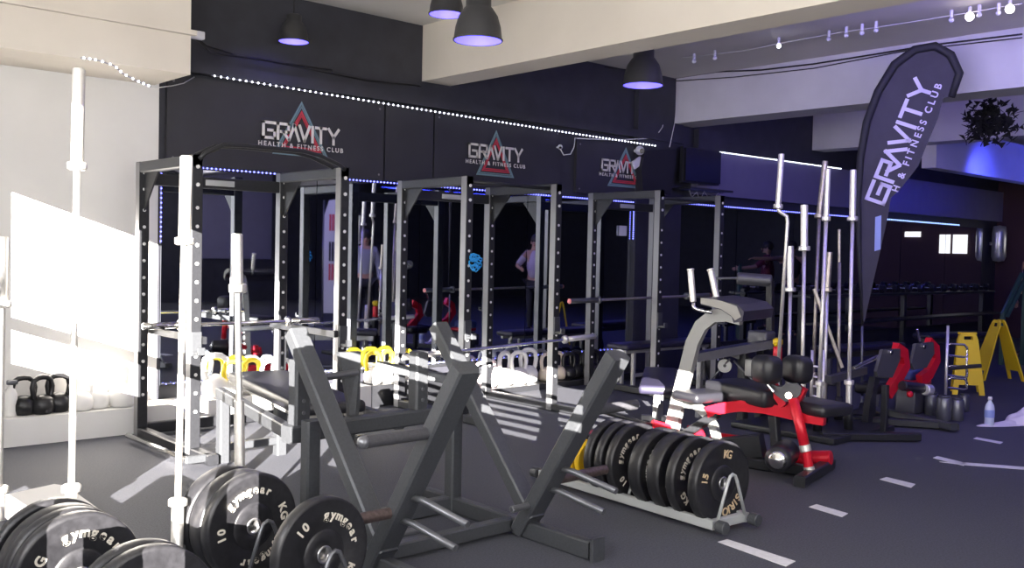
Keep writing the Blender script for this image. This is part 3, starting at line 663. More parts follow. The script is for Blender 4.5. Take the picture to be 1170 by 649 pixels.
# cables along the beams
def wire(pts, label, r=.007, m='cable', name='ceiling_cable'): return solo(MB().path(pts, r, 6), name, m, label, 'cable')
wire([px(765, 90, 'x', 9.43), px(820, 82, 'x', 9.43), px(870, 80, 'x', 9.43), px(930, 73, 'x', 9.43), px(1000, 62, 'x', 9.43), px(1060, 52, 'x', 9.43), px(1168, 39, 'x', 9.43)], 'black cable run along the top of the violet lit beam', .009)
wire([px(765, 93, 'x', 9.42), px(840, 88, 'x', 9.42), px(930, 78, 'x', 9.42), px(1035, 58, 'x', 9.42), px(1168, 43, 'x', 9.42)], 'second thinner cable under the beam top cable', .006)
wire([px(222, 42, 'y', 7.3), px(240, 60, 'y', 7.45), px(300, 68, 'y', 7.5), px(420, 92, 'y', 7.5), px(480, 98, 'y', 7.5)], 'dark cable sagging along the black wall above the boards', .010)
wire([px(222, 40, 'y', 7.3), px(235, 52, 'y', 7.45), px(280, 66, 'y', 7.5), px(380, 80, 'y', 7.5)], 'upper dark cable from the bulkhead corner', .007)
wire([px(765, 100, 'x', 9.40), px(760, 125, 'x', 9.40), px(757, 145, 'y', 7.5), px(748, 158, 'y', 7.5), px(700, 160, 'y', 7.5), px(657, 158, 'y', 7.5)], 'pale wire from the beam end down to the camera', .006, 'wcable')
wire([px(775, 98, 'x', 9.40), px(771, 140, 'x', 9.40), px(765, 168, 'y', 7.4)], 'second pale wire at the beam end', .005, 'wcable')
wire([px(684, 76, 'z', 3.6), px(720, 80, 'z', 3.58), px(735, 75, 'z', 3.6)], 'thin wire to the right hand pendant lamp', .006)
solo(MB().rbox(px(224, 40, 'y', 7.0), .12, .06, .06, .01), 'junction_box', 'socket', 'small white junction box at the bulkhead corner', 'box')
# string of bulbs on the cream beam's far lower edge
r = thing('string_lights', 'string of hanging white bulbs along the ceiling beyond the cream beam', 'string lights', px(900, 52, 'z', 3.55))
pts = [px(u, v, 'z', 3.55) for u, v in ((780, 66), (850, 58), (900, 48), (960, 37), (1010, 30), (1060, 22), (1110, 14), (1168, 4))]
MB().path(pts, .004, 6).build('cord', 'wcable', r)
for u, v, on in ((793, 68, 0), (817, 64, 0), (890, 50, 1), (947, 42, 0), (967, 38, 0), (985, 35, 0), (1001, 32, 0), (1087, 20, 0), (1108, 16, 2), (1119, 14, 0), (1141, 12, 0), (1154, 7, 2)):
    p = px(u, v, 'z', 3.52)
    h = MB().cyl(p+EZ*.0, p+Vector((.0, .0, .06)), .014, 10).build('bulb_holder', 'socket', r)
    MB().ball(p-EZ*.022, .022 if on < 2 else .036, 12).build('bulb', 'warm' if on == 2 else ('led' if on else 'socket'), h)

# ------------------------------------------------------------------ feather flag
X0 = Vector((8.45, 4.5, 0)); AZ = math.radians(146)
def fp(u, v, off=0): return pv(u, v, X0+Vector((-.83, -.55, 0))*off, AZ)
root = thing('feather_flag', 'charcoal feather flag with lilac gym lettering right of the bars', 'flag', fp(985, 452))
out = [(985, 372), (983, 300), (980, 230), (983, 180), (990, 140), (1003, 105), (1022, 74), (1045, 57), (1068, 53), (1085, 62), (1095, 82), (1088, 110), (1078, 112), (1072, 135), (1060, 163), (1049, 190), (1032, 212), (1018, 226), (1014, 250), (1005, 290), (996, 330), (988, 366)]
no = (Vector((math.cos(AZ), -math.sin(AZ), 0)))
if no.dot(EYE-X0) < 0: no = -no
MB().prism([fp(*p) for p in out], -no*.004).build('cloth', 'flag', root)
edge = [(985, 372), (982, 300), (980, 230), (983, 180), (990, 140), (1003, 105), (1022, 74), (1045, 57), (1068, 53), (1086, 63), (1096, 84), (1087, 111)]
MB().path([fp(*p)+no*.012 for p in edge], [.008, .02, .03, .034, .036, .038, .04, .04, .04, .04, .038, .03], 10).build('edge_sleeve', 'flagedge', root)
MB().path([fp(985, 452), fp(985, 372)], .012, 10).build('pole', 'pegm', root)
MB().lathe([(0, 0), (.16, 0), (.16, .02), (.03, .04), (.02, .1), (0, .1)], Vector((fp(985, 452).x, fp(985, 452).y, 0)), EZ, 24).build('base', 'black_metal', root)
MB().tube(Vector((fp(985, 452).x, fp(985, 452).y, .05)), fp(985, 452), .012).build('lower_pole', 'pegm', root)
a = fp(1008, 234)+no*.010; c = fp(1066, 62)+no*.010
ex = (fp(1058, 92)-fp(1003, 226)).normalized(); ey = (-no).cross(ex)*-1
ey = no.cross(ex)
q = MB(); oo = fp(1009, 233)+no*.012
gravity(q, oo, ex, ey, (fp(1060, 90)-fp(1003, 226)).length*1.0, .155, .22, .004)
q.build('lettering', 'flagtxt', root)
q = MB(); mid = fp(1047, 158)+no*.010
put_text(q, 'H & FITNESS CLUB', .085, mid, ex, ey, .002, 1.55); q.build('small_lettering', 'flagtxt', root)
MB().prism([fp(1000, 248), fp(1007, 246), fp(1006, 285), (fp(999, 287))], no*.006).build('printed_logo', 'label', root)

# ------------------------------------------------------------------ black ragged clump under the ceiling
m = MB(); random.seed(3)
for i in range(150):
    u = random.gauss(1131, 13); v = random.gauss(140, 11)
    if not (1096 < u < 1168 and 116 < v < 164): continue
    p = px(u, v, 'x', 10.75+random.random()*.25); rr = .07
    for k in range(3):
        a = Vector([random.uniform(-1, 1) for _ in range(3)]).normalized()*rr; bq = Vector([random.uniform(-1, 1) for _ in range(3)]).normalized()*rr
        m.prism([p, p+a, p+a*.6+bq], a.cross(bq).normalized()*.004)
solo(m, 'hanging_foliage_clump', 'ragged', 'ragged black artificial foliage clump hanging under the ceiling beam at right', 'decoration')
hp = px(1131, 122, 'x', 10.85)
print('CLUMP', hp)
solo(MB().tube(hp, Vector((hp.x, hp.y, ZC)), .01), 'foliage_hanger', 'cable', 'dark hanging rod above the black foliage clump', 'rod')
# silver roll at the mirror end, fascia end etc.
m = MB(); p = px(1133, 285, 'y', 7.3); m.lathe([(0, 0), (.10, .02), (.13, .1), (.13, .55), (.11, .68), (0, .7)], (19.3, 7.42, 1.45), EZ, 20); m.beam((19.3, 7.42, 1.8), (19.3, 7.585, 1.8), .06)
solo(m, 'silver_roll', 'silver', 'shiny silver roll fixed upright at the far end of the mirror', 'roll')
struct(MB().box(9.9, 10.6, YW-.1, YW-.02, 2.8, 3.05), 'trim_dark_soffit', 'black_wall')

# ------------------------------------------------------------------ leg curl machine (red / grey)
B0 = (5.55, 3.95, 0); BA = math.radians(166)
def bp(u, v, off=0):
    """point on the machine's upright centre plane; off moves it sideways, + away from the camera"""
    s = Vector((-math.cos(BA), math.sin(BA), 0)); return pv(u, v, Vector(B0)+s*off, BA)
bs = Vector((-math.cos(BA), math.sin(BA), 0))   # sideways direction, away from camera
bd = Vector((math.sin(BA), math.cos(BA), 0))
root = thing('leg_curl_bench', 'red and silver leg curl bench with black rollers, right of the plates', 'exercise machine', (5.55, 3.95, 0))
def flatpath(pts, w, th, m, name, par, off=0):
    """flat bar bent through photo points"""
    P3 = [bp(u, v, off) for u, v in pts]; q = MB()
    n = len(P3); L = []; R = []
    for i in range(n):
        t = (P3[min(i+1, n-1)]-P3[max(i-1, 0)]).normalized(); nn = t.cross(bs).normalized(); L.append(P3[i]+nn*w/2); R.append(P3[i]-nn*w/2)
    for i in range(n-1): q.prism([L[i], L[i+1], R[i+1], R[i]], bs*th)
    return q.build(name, m, par)
flatpath([(846, 364), (830, 360), (814, 361), (800, 372), (790, 392), (783, 420), (775, 450), (768, 480), (762, 510), (757, 545)], .092, .065, 'greypost', 'curved_post', root, -.03)
flatpath([(775, 462), (793, 463), (806, 474), (814, 488), (820, 510), (822, 540)], .055, .05, 'greypost', 'curved_brace', root, -.0)
# preacher pad on top
pc = bp(848, 352, .05)
pq = MB()
A0, A1, A2, A3 = bp(800, 343, -.16), bp(868, 362, -.16), bp(893, 352, .30), bp(822, 336, .30)
pq.prism([bp(801, 340, -.17), bp(801, 348, -.17), bp(824, 354, -.17), bp(836, 362, -.17), bp(838, 369, -.17), bp(848, 367, -.17), bp(850, 356, -.17), bp(842, 348, -.17), bp(822, 343, -.17)], bs*.60)
pp_ = pq.build('arm_pad', 'pad_blue', root)
MB().prism([bp(801, 340, -.172), bp(801, 347, -.172), bp(824, 353, -.172), bp(836, 361, -.172), bp(840, 366, -.172), bp(847, 362, -.172), bp(842, 350, -.172), bp(822, 343, -.172)], -bs*.006).build('pad_side', 'stitch', pp_)
for (u0, v0), (u1, v1), off in (((789, 309), (792, 345), -.10), ((812, 309), (819, 341), .12)):
    a, c = bp(u0, v0, off), bp(u1, v1, off)
    h = MB().path([c, c+(c-a).normalized()*.04, bp(u1+6, v1+9, off), bp(u1+22, v1+12, off)], .013, 10).build('handle_tube', 'chrome', root)
    MB().cyl(c, a, .022, 18, .003).build('hand_grip', 'satin', h)
    MB().cyl(a, a+(a-c).normalized()*.012, .026, 18, .003).build('grip_cap', 'satin', h)
# red frame
flatpath([(807, 471), (822, 467), (845, 464), (870, 466), (895, 471), (915, 476), (941, 480)], .075, .06, 'red', 'main_rail', root, -.03)
flatpath([(878, 432), (884, 448), (895, 464)], .05, .07, 'red', 'pivot_bracket', root, -.04)
flatpath([(916, 444), (908, 460), (898, 470)], .05, .07, 'red', 'pivot_bracket', root, -.04)
MB().prism([bp(u, v, -.07) for u, v in ((880, 437), (886, 441), (893, 442), (898, 438), (910, 438), (916, 443), (914, 451), (906, 458), (897, 459), (887, 452), (880, 445))], bs*.02).build('pivot_plate', 'plate_grey', root)
MB().cyl(bp(901, 452, -.09), bp(901, 452, -.05), .026, 18).build('pivot_cap', 'chrome', root)
q = MB().path([bp(906, 455, -.08), bp(915, 490, -.08), bp(920, 512, -.08)], .034, 16).build('swing_leg', 'red', root)
MB().cyl(bp(919, 508, -.08), bp(921, 516, -.08), .038, 16).build('ring', 'satin', q)
MB().cyl(bp(921, 512, -.08), bp(924, 534, -.08), .031, 16).build('leg_foot', 'red', q)
MB().cyl(bp(924, 533, -.08), bp(925, 538, -.08), .036, 16).build('foot_ring', 'satin', q)
# ankle roller
ce = bp(888, 526, -.26); ax = (bs*.95-bd*.12).normalized()
ro = MB().lathe([(0, 0), (.05, .0), (.075, .012), (.088, .03), (.088, .30), (.075, .318), (0, .32)], ce, ax, 28).build('ankle_roller', 'pad', root)
MB().lathe([(0, -.02), (.02, -.02), (.03, -.008), (.045, -.006), (.058, .002), (.058, .006), (0, .006)], ce, ax, 24).build('roller_end_cap', 'chrome', ro)
MB().cyl(ce-ax*.01, ce+ax*.5, .016, 12).build('roller_axle', 'chrome', root)
# knee pads (two vertical cushions)
for u, off in ((876, -.12), (911, .12)):
    c = bp(u, 422, off); MB().rbox(c, .16, .20, .19, .06, rz=-.25, seg=4).build('knee_pad', 'pad', root)
    MB().cyl(c-EZ*.09, bp(u+8, 448, off), .012, 10).build('pad_stem', 'chrome', root)
# seat pad left and pad right
MB().rbox(bp(802, 452, .02), .34, .26, .07, .03, rz=-.2, seg=4).build('seat_pad', 'pad', root)
MB().rbox(bp(858, 448, .18), .34, .62, .12, .03, rz=-.24, seg=3).build('thigh_pad', 'pad', root)
MB().rbox(bp(934, 465, .10), .30, .36, .085, .035, rz=-.2, seg=4).build('front_pad', 'pad', root)
# base
MB().beam(Vector((*bp(822, 520, .05).xy, .09)), Vector((*bp(872, 505, .05).xy, .16)), .10, .16).build('base_box', 'black_metal', root)
g = [bp(935, 540, .0), bp(760, 500, .0)]
p0 = Vector((5.72, 3.30, .04)); p1 = p0-bd*1.75
MB().beam(p0, p1, .08, .07).build('base_spine', 'black_metal', root)
for p, hw, mm in ((p0, .34, 'black_metal'), (p1, .30, 'red')): MB().beam(p-bs*hw, p+bs*hw, .075, .07).build('cross_foot', mm, root)
MB().beam(p0-bd*.25, bp(884, 475, 0), .06, .06, up=(1, 0, 0)).build('front_leg', 'black_metal', root)
MB().beam(p0-bd*1.1, bp(820, 472, 0), .06, .06, up=(1, 0, 0)).build('rear_leg', 'black_metal', root)
MB().cyl(bp(893, 523, .25), bp(950, 523, .25), .05, 16).build('red_tube', 'red', root)
MB().path([bp(690, 470, -.3), bp(748, 488, -.1)], .02, 12).build('dark_lever', 'black_metal', root)
MB().cyl(bp(745, 485, -.12), bp(765, 490, -.02), .035, 14).build('lever_boss', 'red', root)
MB().prism([bp(u, v, .12) for u, v in ((785, 486), (800, 488), (806, 502), (795, 510), (782, 505))], bs*.03).build('rear_red_plate', 'red', root)
MB().prism([bp(u, v, .2) for u, v in ((815, 494), (858, 500), (820, 512), (806, 504))], bs*.03).build('rear_red_gusset', 'red', root)

# ------------------------------------------------------------------ flat benches behind
def bench(name_lab, c, L, rz, padm='pad_blue', fm='rack_grey', h=.46, w=.28, group='flat benches'):
    root = thing('flat_bench', name_lab, 'weight bench', c, group); R = Matrix.Translation(c) @ Matrix.Rotation(rz, 4, 'Z')
    def T(x, y, z): return R @ Vector((x, y, z))
    MB().rbox(T(0, 0, h-.035), L, w, .07, .025, rz=rz).build('pad', padm, root)
    MB().beam(T(-L/2+.05, 0, h-.11), T(L/2-.05, 0, h-.11), .05, .07).build('spine', fm, root)
    for s in (-1, 1):
        MB().beam(T(s*L*.38, -.15, .03), T(s*L*.38, .15, .03), .05, .05).build('foot', fm, root)
        MB().beam(T(s*L*.38, 0, .04), T(s*L*.38, 0, h-.13), .055, .055).build('leg', fm, root)
    return root
pb = px(690, 470, 'z', 0)
bench('black flat bench with light steel legs, just right of the V arm', (6.15, 4.98, 0), 1.25, math.radians(38))
r = thing('flat_bench', 'long bench with pale steel frame and lower rail inside the farthest rack', 'weight bench', (8.35, 6.68, 0), 'flat benches')
MB().rbox((8.35, 6.68, .475), 1.62, .30, .06, .025).build('pad', 'pad_blue', r)
MB().beam((7.58, 6.60, .425), (9.12, 6.60, .425), .035, .035).build('frame_rail', 'greypost', r); MB().beam((7.58, 6.76, .425), (9.12, 6.76, .425), .035, .035).build('frame_rail', 'greypost', r)
for x in (7.72, 8.95):
    for y in (6.60, 6.76): MB().beam((x, y, 0), (x, y, .42), .04, .04, up=(0, 1, 0)).build('leg', 'greypost', r)
MB().beam((7.72, 6.60, .17), (8.95, 6.60, .17), .035, .035).build('lower_rail', 'greypost', r)
# cable machine behind the leg curl bench
root = thing('cable_bench', 'dark bench with small pulley behind the leg curl bench', 'exercise machine', (6.9, 5.4, 0))
Q0 = (6.9, 5.4, 0); QA = math.radians(150)
def qp(u, v, off=0): return pv(u, v, Vector(Q0)+Vector((-math.cos(QA), math.sin(QA), 0))*off, QA)
qs = Vector((-math.cos(QA), math.sin(QA), 0))
MB().prism([qp(796, 404, -.15), qp(888, 388, -.15), qp(890, 397, -.15), qp(797, 414, -.15)], qs*.32).build('pad', 'pad_blue', root)
MB().beam(qp(836, 404), qp(872, 419), .05, .05).build('arm', 'plate_grey', root)
MB().cyl(qp(828, 418, -.06), qp(828, 418, -.02), .062, 24).build('pulley', 'greypost', root)
MB().cyl(qp(828, 418, -.07), qp(828, 418, -.06), .014, 10).build('pulley_bolt', 'black_metal', root)
MB().path([qp(834, 410, -.05), qp(804, 443, -.05)], .010, 8).build('strut', 'pegm', root)
MB().path([qp(838, 412, -.05), qp(878, 452, -.05)], .010, 8).build('strut', 'pegm', root)
MB().rbox(qp(858, 420, -.05), .08, .08, .15, .01).build('weight_block', 'greypost', root)
MB().rbox(qp(870, 388, .15), .16, .2, .16, .02).build('weight_stack', 'plate_grey', root)
MB().beam(Vector((*qp(850, 400).xy, 0)), qp(850, 400), .08, .08, up=(0, 1, 0)).build('leg', 'black_metal', root)
MB().beam(Vector((*qp(872, 378, .15).xy, 0)), qp(872, 378, .15), .10, .08, up=(0, 1, 0)).build('column', 'black_metal', root)
MB().beam(Vector((*qp(800, 410).xy, 0)), qp(800, 410), .05, .05, up=(0, 1, 0)).build('leg', 'rack_grey', root)
k = qp(840, 317, .1)
MB().cyl(qp(815, 318, .2), qp(842, 318, .2), .012, 12).build('roller_axle', 'pegm', root)
rr = MB().cyl(qp(842, 318, .2), qp(882, 321, .2), .055, 20, .01).build('foam_roller', 'plate_grey', root)
MB().beam(qp(880, 321, .2), qp(880, 400, .2), .06, .06, up=(0, 1, 0)).build('roller_post', 'black_metal', root)

# ------------------------------------------------------------------ storage of upright bars at the right
FEET = {k: px(*p, 'z', .06) for k, p in dict(a=(885, 482), b=(900, 474), c=(916, 488), d=(927, 478), e=(934, 492), f=(941, 482), g=(969, 490), h=(958, 479)).items()}
SB = sum(FEET.values(), Vector((0, 0, 0)))/8; SB.z = 0
root = thing('bar_storage_stand', 'black floor stand holding the cluster of upright bars', 'bar stand', SB)
MB().rbox(SB+Vector((0, .0, .03)), 1.0, .95, .05, .01).build('base_plate', 'black_metal', root)
for c in FEET.values(): MB().lathe([(.03, .0), (.03, .20), (.036, .20), (.036, .0), (.03, .0)], c, EZ, 14).build('socket', 'black_metal', root)
MB().beam((7.55, 3.75, .0), (7.55, 3.75, .42), .05, .05, up=(0, 1, 0)).build('corner_post', 'black_metal', root)
def sbar(label, key, pts_sleeve, pts_shaft, dz, rs=.025, m='satin', ms='satin', col=True):
    base = FEET[key]; dep = (base-EYE).dot(f_)
    top = pd(*pts_sleeve[0], dep+dz); col_ = pd(*pts_sleeve[1], dep+dz)
    r = thing('barbell', label, 'barbell', base, 'bars in the right hand stand')
    shaft = [pd(*p, dep+dz) for p in pts_shaft]
    MB().path([col_]+shaft+[base], .0155, 12).build('shaft', m, r)
    dr = (top-col_).normalized()
    s = MB().cyl(col_, top, rs, 18, .004).build('sleeve', ms, r)
    if col: MB().cyl(col_-dr*.018, col_+dr*.02, rs*1.6, 18, .005).build('collar', ms, s)
    e = (base-(shaft[-1] if shaft else col_)).normalized()
    q_ = MB().cyl(base-e*.36, base, rs*.92, 18, .004).build('lower_sleeve', ms, r)
    if col: MB().cyl(base-e*.40, base-e*.36, rs*1.5, 18, .005).build('collar', ms, q_)
sbar('tall bent cambered bar at the left of the bar stand', 'a', ((893, 176), (889, 236)), [(890, 241), (894, 244), (899, 247), (900, 254)], 0)
sbar('short thick sleeved bar second from the left in the stand', 'b', ((903, 281), (903, 331)), [], 0, .03)
sbar('bar with long pale sleeve in the middle of the stand', 'c', ((919, 234), (919, 284)), [], 0, .03)
sbar('tall aged brown bar leaning left in the stand', 'd', ((943, 184), (936, 247)), [], 0, .026, 'dull', 'dull')
sbar('tallest thin leaning bar beside the aged bar', 'e', ((946, 193), (944, 250)), [], 0, .022)
sbar('short bar with brownish sleeve low in the stand', 'f', ((948, 288), (945, 331)), [], 0, .026, 'satin', 'dull')
sbar('tall bright straight bar at the right of the stand', 'g', ((975, 194), (974, 250)), [], 0, .027)
sbar('slender dark steel rod between the right hand bars', 'h', ((959, 262), (959, 300)), [], 0, .014, 'dull', 'dull', False)
# hexagonal trap bar standing on end
r = thing('trap_bar', 'chrome ladder shaped trap bar standing on end in the bar stand', 'trap bar', SB+Vector((.1, -.05, .06)))
q = MB(); dep = (SB-EYE).dot(f_)-.1
for a, c in (((928, 400), (926, 482)), ((941, 400), (940, 484))): q.tube(pd(*a, dep), pd(*c, dep), .013, 10)
q.build('side_rail', 'satin', r)
q = MB()
for v in (418, 430, 441, 452, 463, 474): q.tube(pd(927, v, dep), pd(940, v+2, dep), .010, 8)
q.build('rung', 'satin', r)
q = MB().beam(pd(930, 330, dep+.2), pd(962, 420, dep+.2), .035, .03).build('angled_arm', 'dull', r)
r = thing('drinks_bottle', 'red bottle with yellow cap standing behind the knee pads', 'bottle', qp(888, 415, -.2))
bpz = qp(888, 415, -.2)
MB().lathe([(0, 0), (.036, 0), (.038, .01), (.038, .13), (.03, .15), (0, .15)], bpz, EZ, 18).build('body', 'red', r)
MB().lathe([(0, .145), (.034, .145), (.034, .16), (.042, .165), (.042, .2), (.02, .215), (0, .215)], bpz, EZ, 18).build('cap', 'ysign', r)
MB().beam(Vector((bpz.x, bpz.y, 0)), Vector((bpz.x, bpz.y, bpz.z)), .07, .07, up=(0, 1, 0)).build('x', 'black_metal', None)
o = bpy.data.objects['x']; o.name = 'pedestal'; o['label'] = 'slim black pedestal under the red and yellow bottle'; o['category'] = 'stand'

# ------------------------------------------------------------------ red press machine further right
R0 = (8.15, 3.95, 0); RA = math.radians(95)
def rp(u, v, off=0): return pv(u, v, Vector(R0)+Vector((-math.cos(RA), math.sin(RA), 0))*off, RA)
rs_ = Vector((-math.cos(RA), math.sin(RA), 0))
if rs_.dot(Vector(R0)-EYE) < 0: rs_ = -rs_
root = thing('press_machine', 'red and black plate machine between the bar stand and wet floor signs', 'exercise machine', R0)
def rarm(pts, w, m, name, off, th=.06):
    P3 = [rp(u, v, 0)+rs_*off for u, v in pts]; q = MB(); n = len(P3); Ls = []; Rs = []
    for i in range(n):
        t = (P3[min(i+1, n-1)]-P3[max(i-1, 0)]).normalized(); nn = t.cross(rs_).normalized(); Ls.append(P3[i]+nn*w/2); Rs.append(P3[i]-nn*w/2)
    for i in range(n-1): q.prism([Ls[i], Ls[i+1], Rs[i+1], Rs[i]], rs_*th)
    return q.build(name, m, root)
for (pl, arm, bolt, off) in ((((1004, 399), (1024, 398), (1024, 410), (1015, 431), (999, 430), (997, 424)), [(1026, 398), (1035, 404), (1037, 418), (1028, 434), (1017, 451)], (1012, 402), 0),
                             (((1048, 393), (1068, 391), (1069, 404), (1060, 420), (1046, 423), (1043, 416)), [(1069, 392), (1077, 400), (1078, 412), (1070, 428), (1060, 436)], (1056, 396), .05)):
    MB().prism([rp(*p)+rs_*(off-.04) for p in pl], rs_*.03).build('side_plate', 'plate_grey', root)
    rarm(arm, .10, 'red', 'red_arm', off)
    MB().cyl(rp(*bolt)+rs_*(off-.06), rp(*bolt)+rs_*(off-.03), .022, 14).build('pivot_bolt', 'chrome', root)
rarm([(1003, 432), (997, 460), (993, 492)], .07, 'black_metal', 'front_leg', .0)
rarm([(1040, 440), (1036, 470)], .06, 'rack_grey', 'rear_leg', .3)
rarm([(1003, 425), (985, 430), (962, 436)], .06, 'plate_grey', 'support_bar', .1)
MB().cyl(rp(975, 421), rp(1004, 407), .018, 12).build('handle', 'chrome', root)
MB().cyl(rp(1051, 390), rp(1048, 376), .012, 10).build('upper_handle', 'chrome', root)
MB().cyl(rp(1025, 440)-rs_*.05, rp(1058, 444)-rs_*.05, .045, 18).build('roller', 'pad', root)
MB().cyl(rp(1047, 444)-rs_*.08, rp(1053, 444)-rs_*.08, .05, 18).build('roller_collar', 'satin', root)
MB().ball(rp(1030, 449)-rs_*.08, .03, 12).build('knob', 'red', root)
a = px(990, 492, 'z', .035); c = px(1060, 502, 'z', .035)
MB().beam(px(960, 478, 'z', .04), px(1095, 487, 'z', .04), .08, .06).build('base_rail', 'black_metal', root)
MB().beam(px(938, 498, 'z', .04), px(1050, 499, 'z', .04), .08, .06).build('base_rail', 'black_metal', root)
MB().beam(px(1090, 488, 'z', .05), px(1010, 470, 'z', .05), .07, .06).build('cross_foot', 'frame', root)
MB().rbox(rp(1020, 446)+rs_*.2, .3, .2, .1, .03).build('seat_pad', 'pad', root)
MB().beam(Vector((*(rp(1020, 446)+rs_*.2).xy, .03)), rp(1020, 446)+rs_*.2, .06, .06, up=(0, 1, 0)).build('seat_post', 'black_metal', root)

# accessory stand
A0 = px(1094, 470, 'z', 0); A0 = Vector((9.15, 3.95, 0))
root = thing('accessory_stand', 'chrome wire stand with a black crossbar before the yellow sign', 'stand', A0)
dep = (A0-EYE).dot(f_)
def ap_(u, v): return pd(u, v, dep)
MB().lathe([(0, 0), (.14, 0), (.14, .015), (.03, .03), (0, .03)], A0, EZ, 24).build('base', 'pegm', root)
MB().tube(Vector((A0.x, A0.y, .02)), Vector((A0.x, A0.y, ap_(1093, 372).z)), .014, 10).build('pole', 'satin', root)
q = MB()
for v0, v1 in ((395, 407), (420, 430), (434, 444)):
    q.path([ap_(1082, v0), ap_(1086, v0-2), ap_(1102, v0-1), ap_(1105, v0+3), ap_(1105, v1), ap_(1101, v1+1), ap_(1083, v1-1), ap_(1081, v1-4), ap_(1082, v0)], .011, 8)
q.build('wire_shelf', 'chrome', root)
MB().path([ap_(1082, 396), ap_(1081, 444)], .010, 8).build('wire_upright', 'chrome', root); MB().path([ap_(1105, 396), ap_(1104, 444)], .010, 8).build('wire_upright', 'chrome', root)
MB().cyl(ap_(1080, 421), ap_(1121, 418), .02, 12).build('black_crossbar', 'pad', root)
random.seed(5)
for i, (u, v, sc) in enumerate(((1064, 474, 1), (1078, 480, 1.05), (1093, 480, .95), (1101, 470, .8))):
    p = px(u, v, 'z', 0); r = thing('grey_canister', ['grey weight cylinder, leftmost at the foot of the stand', 'largest grey weight cylinder before the wire stand', 'grey weight cylinder right of the largest one', 'small grey weight cylinder behind the others'][i], 'weight', p, 'grey cylinders by the stand')
    MB().lathe([(0, 0), (.055*sc, 0), (.062*sc, .01), (.062*sc, .19*sc), (.055*sc, .2*sc), (0, .2*sc)], p, EZ, 24).build('body', 'pegm', r)
    MB().lathe([(.018, .2*sc), (.05*sc, .2*sc), (.05*sc, .215*sc), (.018, .215*sc)], p, EZ, 20).build('lid', 'frame', r)
# dumbbell / cloth heap of red and blue
p = px(1076, 446, 'z', .22); 
solo(MB().rbox(rp(1078, 432)+rs_*.35, .30, .20, .12, .04), 'gym_bag', mat('blue_bag', (.07, .10, .28), .7), 'small blue bag behind the red machine', 'bag')
solo(MB().rbox(rp(1078, 441)+rs_*.30, .34, .22, .06, .03), 'folded_mat', 'red', 'red folded mat under the small blue bag', 'mat')
bb = rp(1078, 441)+rs_*.30
solo(MB().rbox(Vector((bb.x, bb.y, (bb.z-.03)/2)), .32, .2, max(.05, bb.z-.035), .02), 'storage_box', 'plate_grey', 'dark box under the red folded mat', 'box')

# ------------------------------------------------------------------ wet floor signs
def wet(label, pa, pb, pc, pd_, foot, spread, dep, name='wet_floor_sign'):
    """A-frame of two leaves; front leaf outline from the photo at its own distance, rear leaf set behind"""
    def q(u, v): return pd(u, v, dep)
    n = Vector((f_.x, f_.y, 0)).normalized()
    root = thing(name, label, 'wet floor sign', Vector((*q(*foot).xy, 0)), 'yellow wet floor signs')
    return root, q, n
c1 = px(1112, 450, 'z', .0); 
def leaf(mb, top, bot, w0, w1, th, side, cut=True):
    """tapered sign leaf with feet notch, between top and bottom centre points"""
    t = Vector(top); b_ = Vector(bot); s = Vector(side).normalized(); nn = (b_-t).cross(s).normalized()*th
    def at(k, x): return t.lerp(b_, k)+s*x*(w0+(w1-w0)*k)/2
    # outer side strips and face, leaving the handle hole open
    def pr(pts): mb.prism([at(*p) for p in pts], nn)
    pr([(0, -.55), (0, .55), (.035, .8), (.05, .8), (.05, -.8), (.035, -.8)])
    pr([(.05, -.8), (.05, -.4), (.11, -.4), (.11, -.9)]); pr([(.05, .4), (.05, .8), (.11, .9), (.11, .4)])
    pr([(.11, -.9), (.11, .9), (.84, 1), (.84, -1)])
    pr([(.84, -1), (.84, -.62), (1, -.68), (1, -1)]); pr([(.84, .62), (.84, 1), (1, 1), (1, .68)])
sgn_c = Vector((10.75, 4.42, 0))
root = thing('wet_floor_sign', 'yellow wet floor sign facing the room beside the chrome stand', 'wet floor sign', sgn_c, 'yellow wet floor signs')
side = Vector((.68, -.73, 0)); bk = Vector((.73, .68, 0))
tp = sgn_c+Vector((0, 0, .66))
k1 = 1.0
q = MB(); leaf(q, tp+bk*.01, sgn_c-bk*.14+side*(-.03), .22, .34, .02, side); q.build('front_leaf', 'ysign', root)
q = MB(); leaf(q, tp+bk*.04, sgn_c+bk*.16+side*.06, .22, .34, .02, side); q.build('rear_leaf', 'ysign', root)
q = MB(); q.cyl(tp-side*.10+bk*.02, tp+side*.10+bk*.02, .012, 8); q.build('hinge', 'ysign', root)
s2 = Vector((12.35, 4.72, 0)); root = thing('wet_floor_sign', 'yellow wet floor sign seen edge on, open like an A at right', 'wet floor sign', s2, 'yellow wet floor signs')
side2 = Vector((.60, .80, 0)); sp2 = Vector((.72, -.69, 0)); tp = s2+Vector((0, 0, .74))
q = MB(); leaf(q, tp-sp2*.02, s2-sp2*.24, .20, .32, .018, side2); q.build('front_leaf', 'ysign', root)
q = MB(); leaf(q, tp+sp2*.02, s2+sp2*.24, .20, .32, .018, side2); q.build('rear_leaf', 'ysign', root)

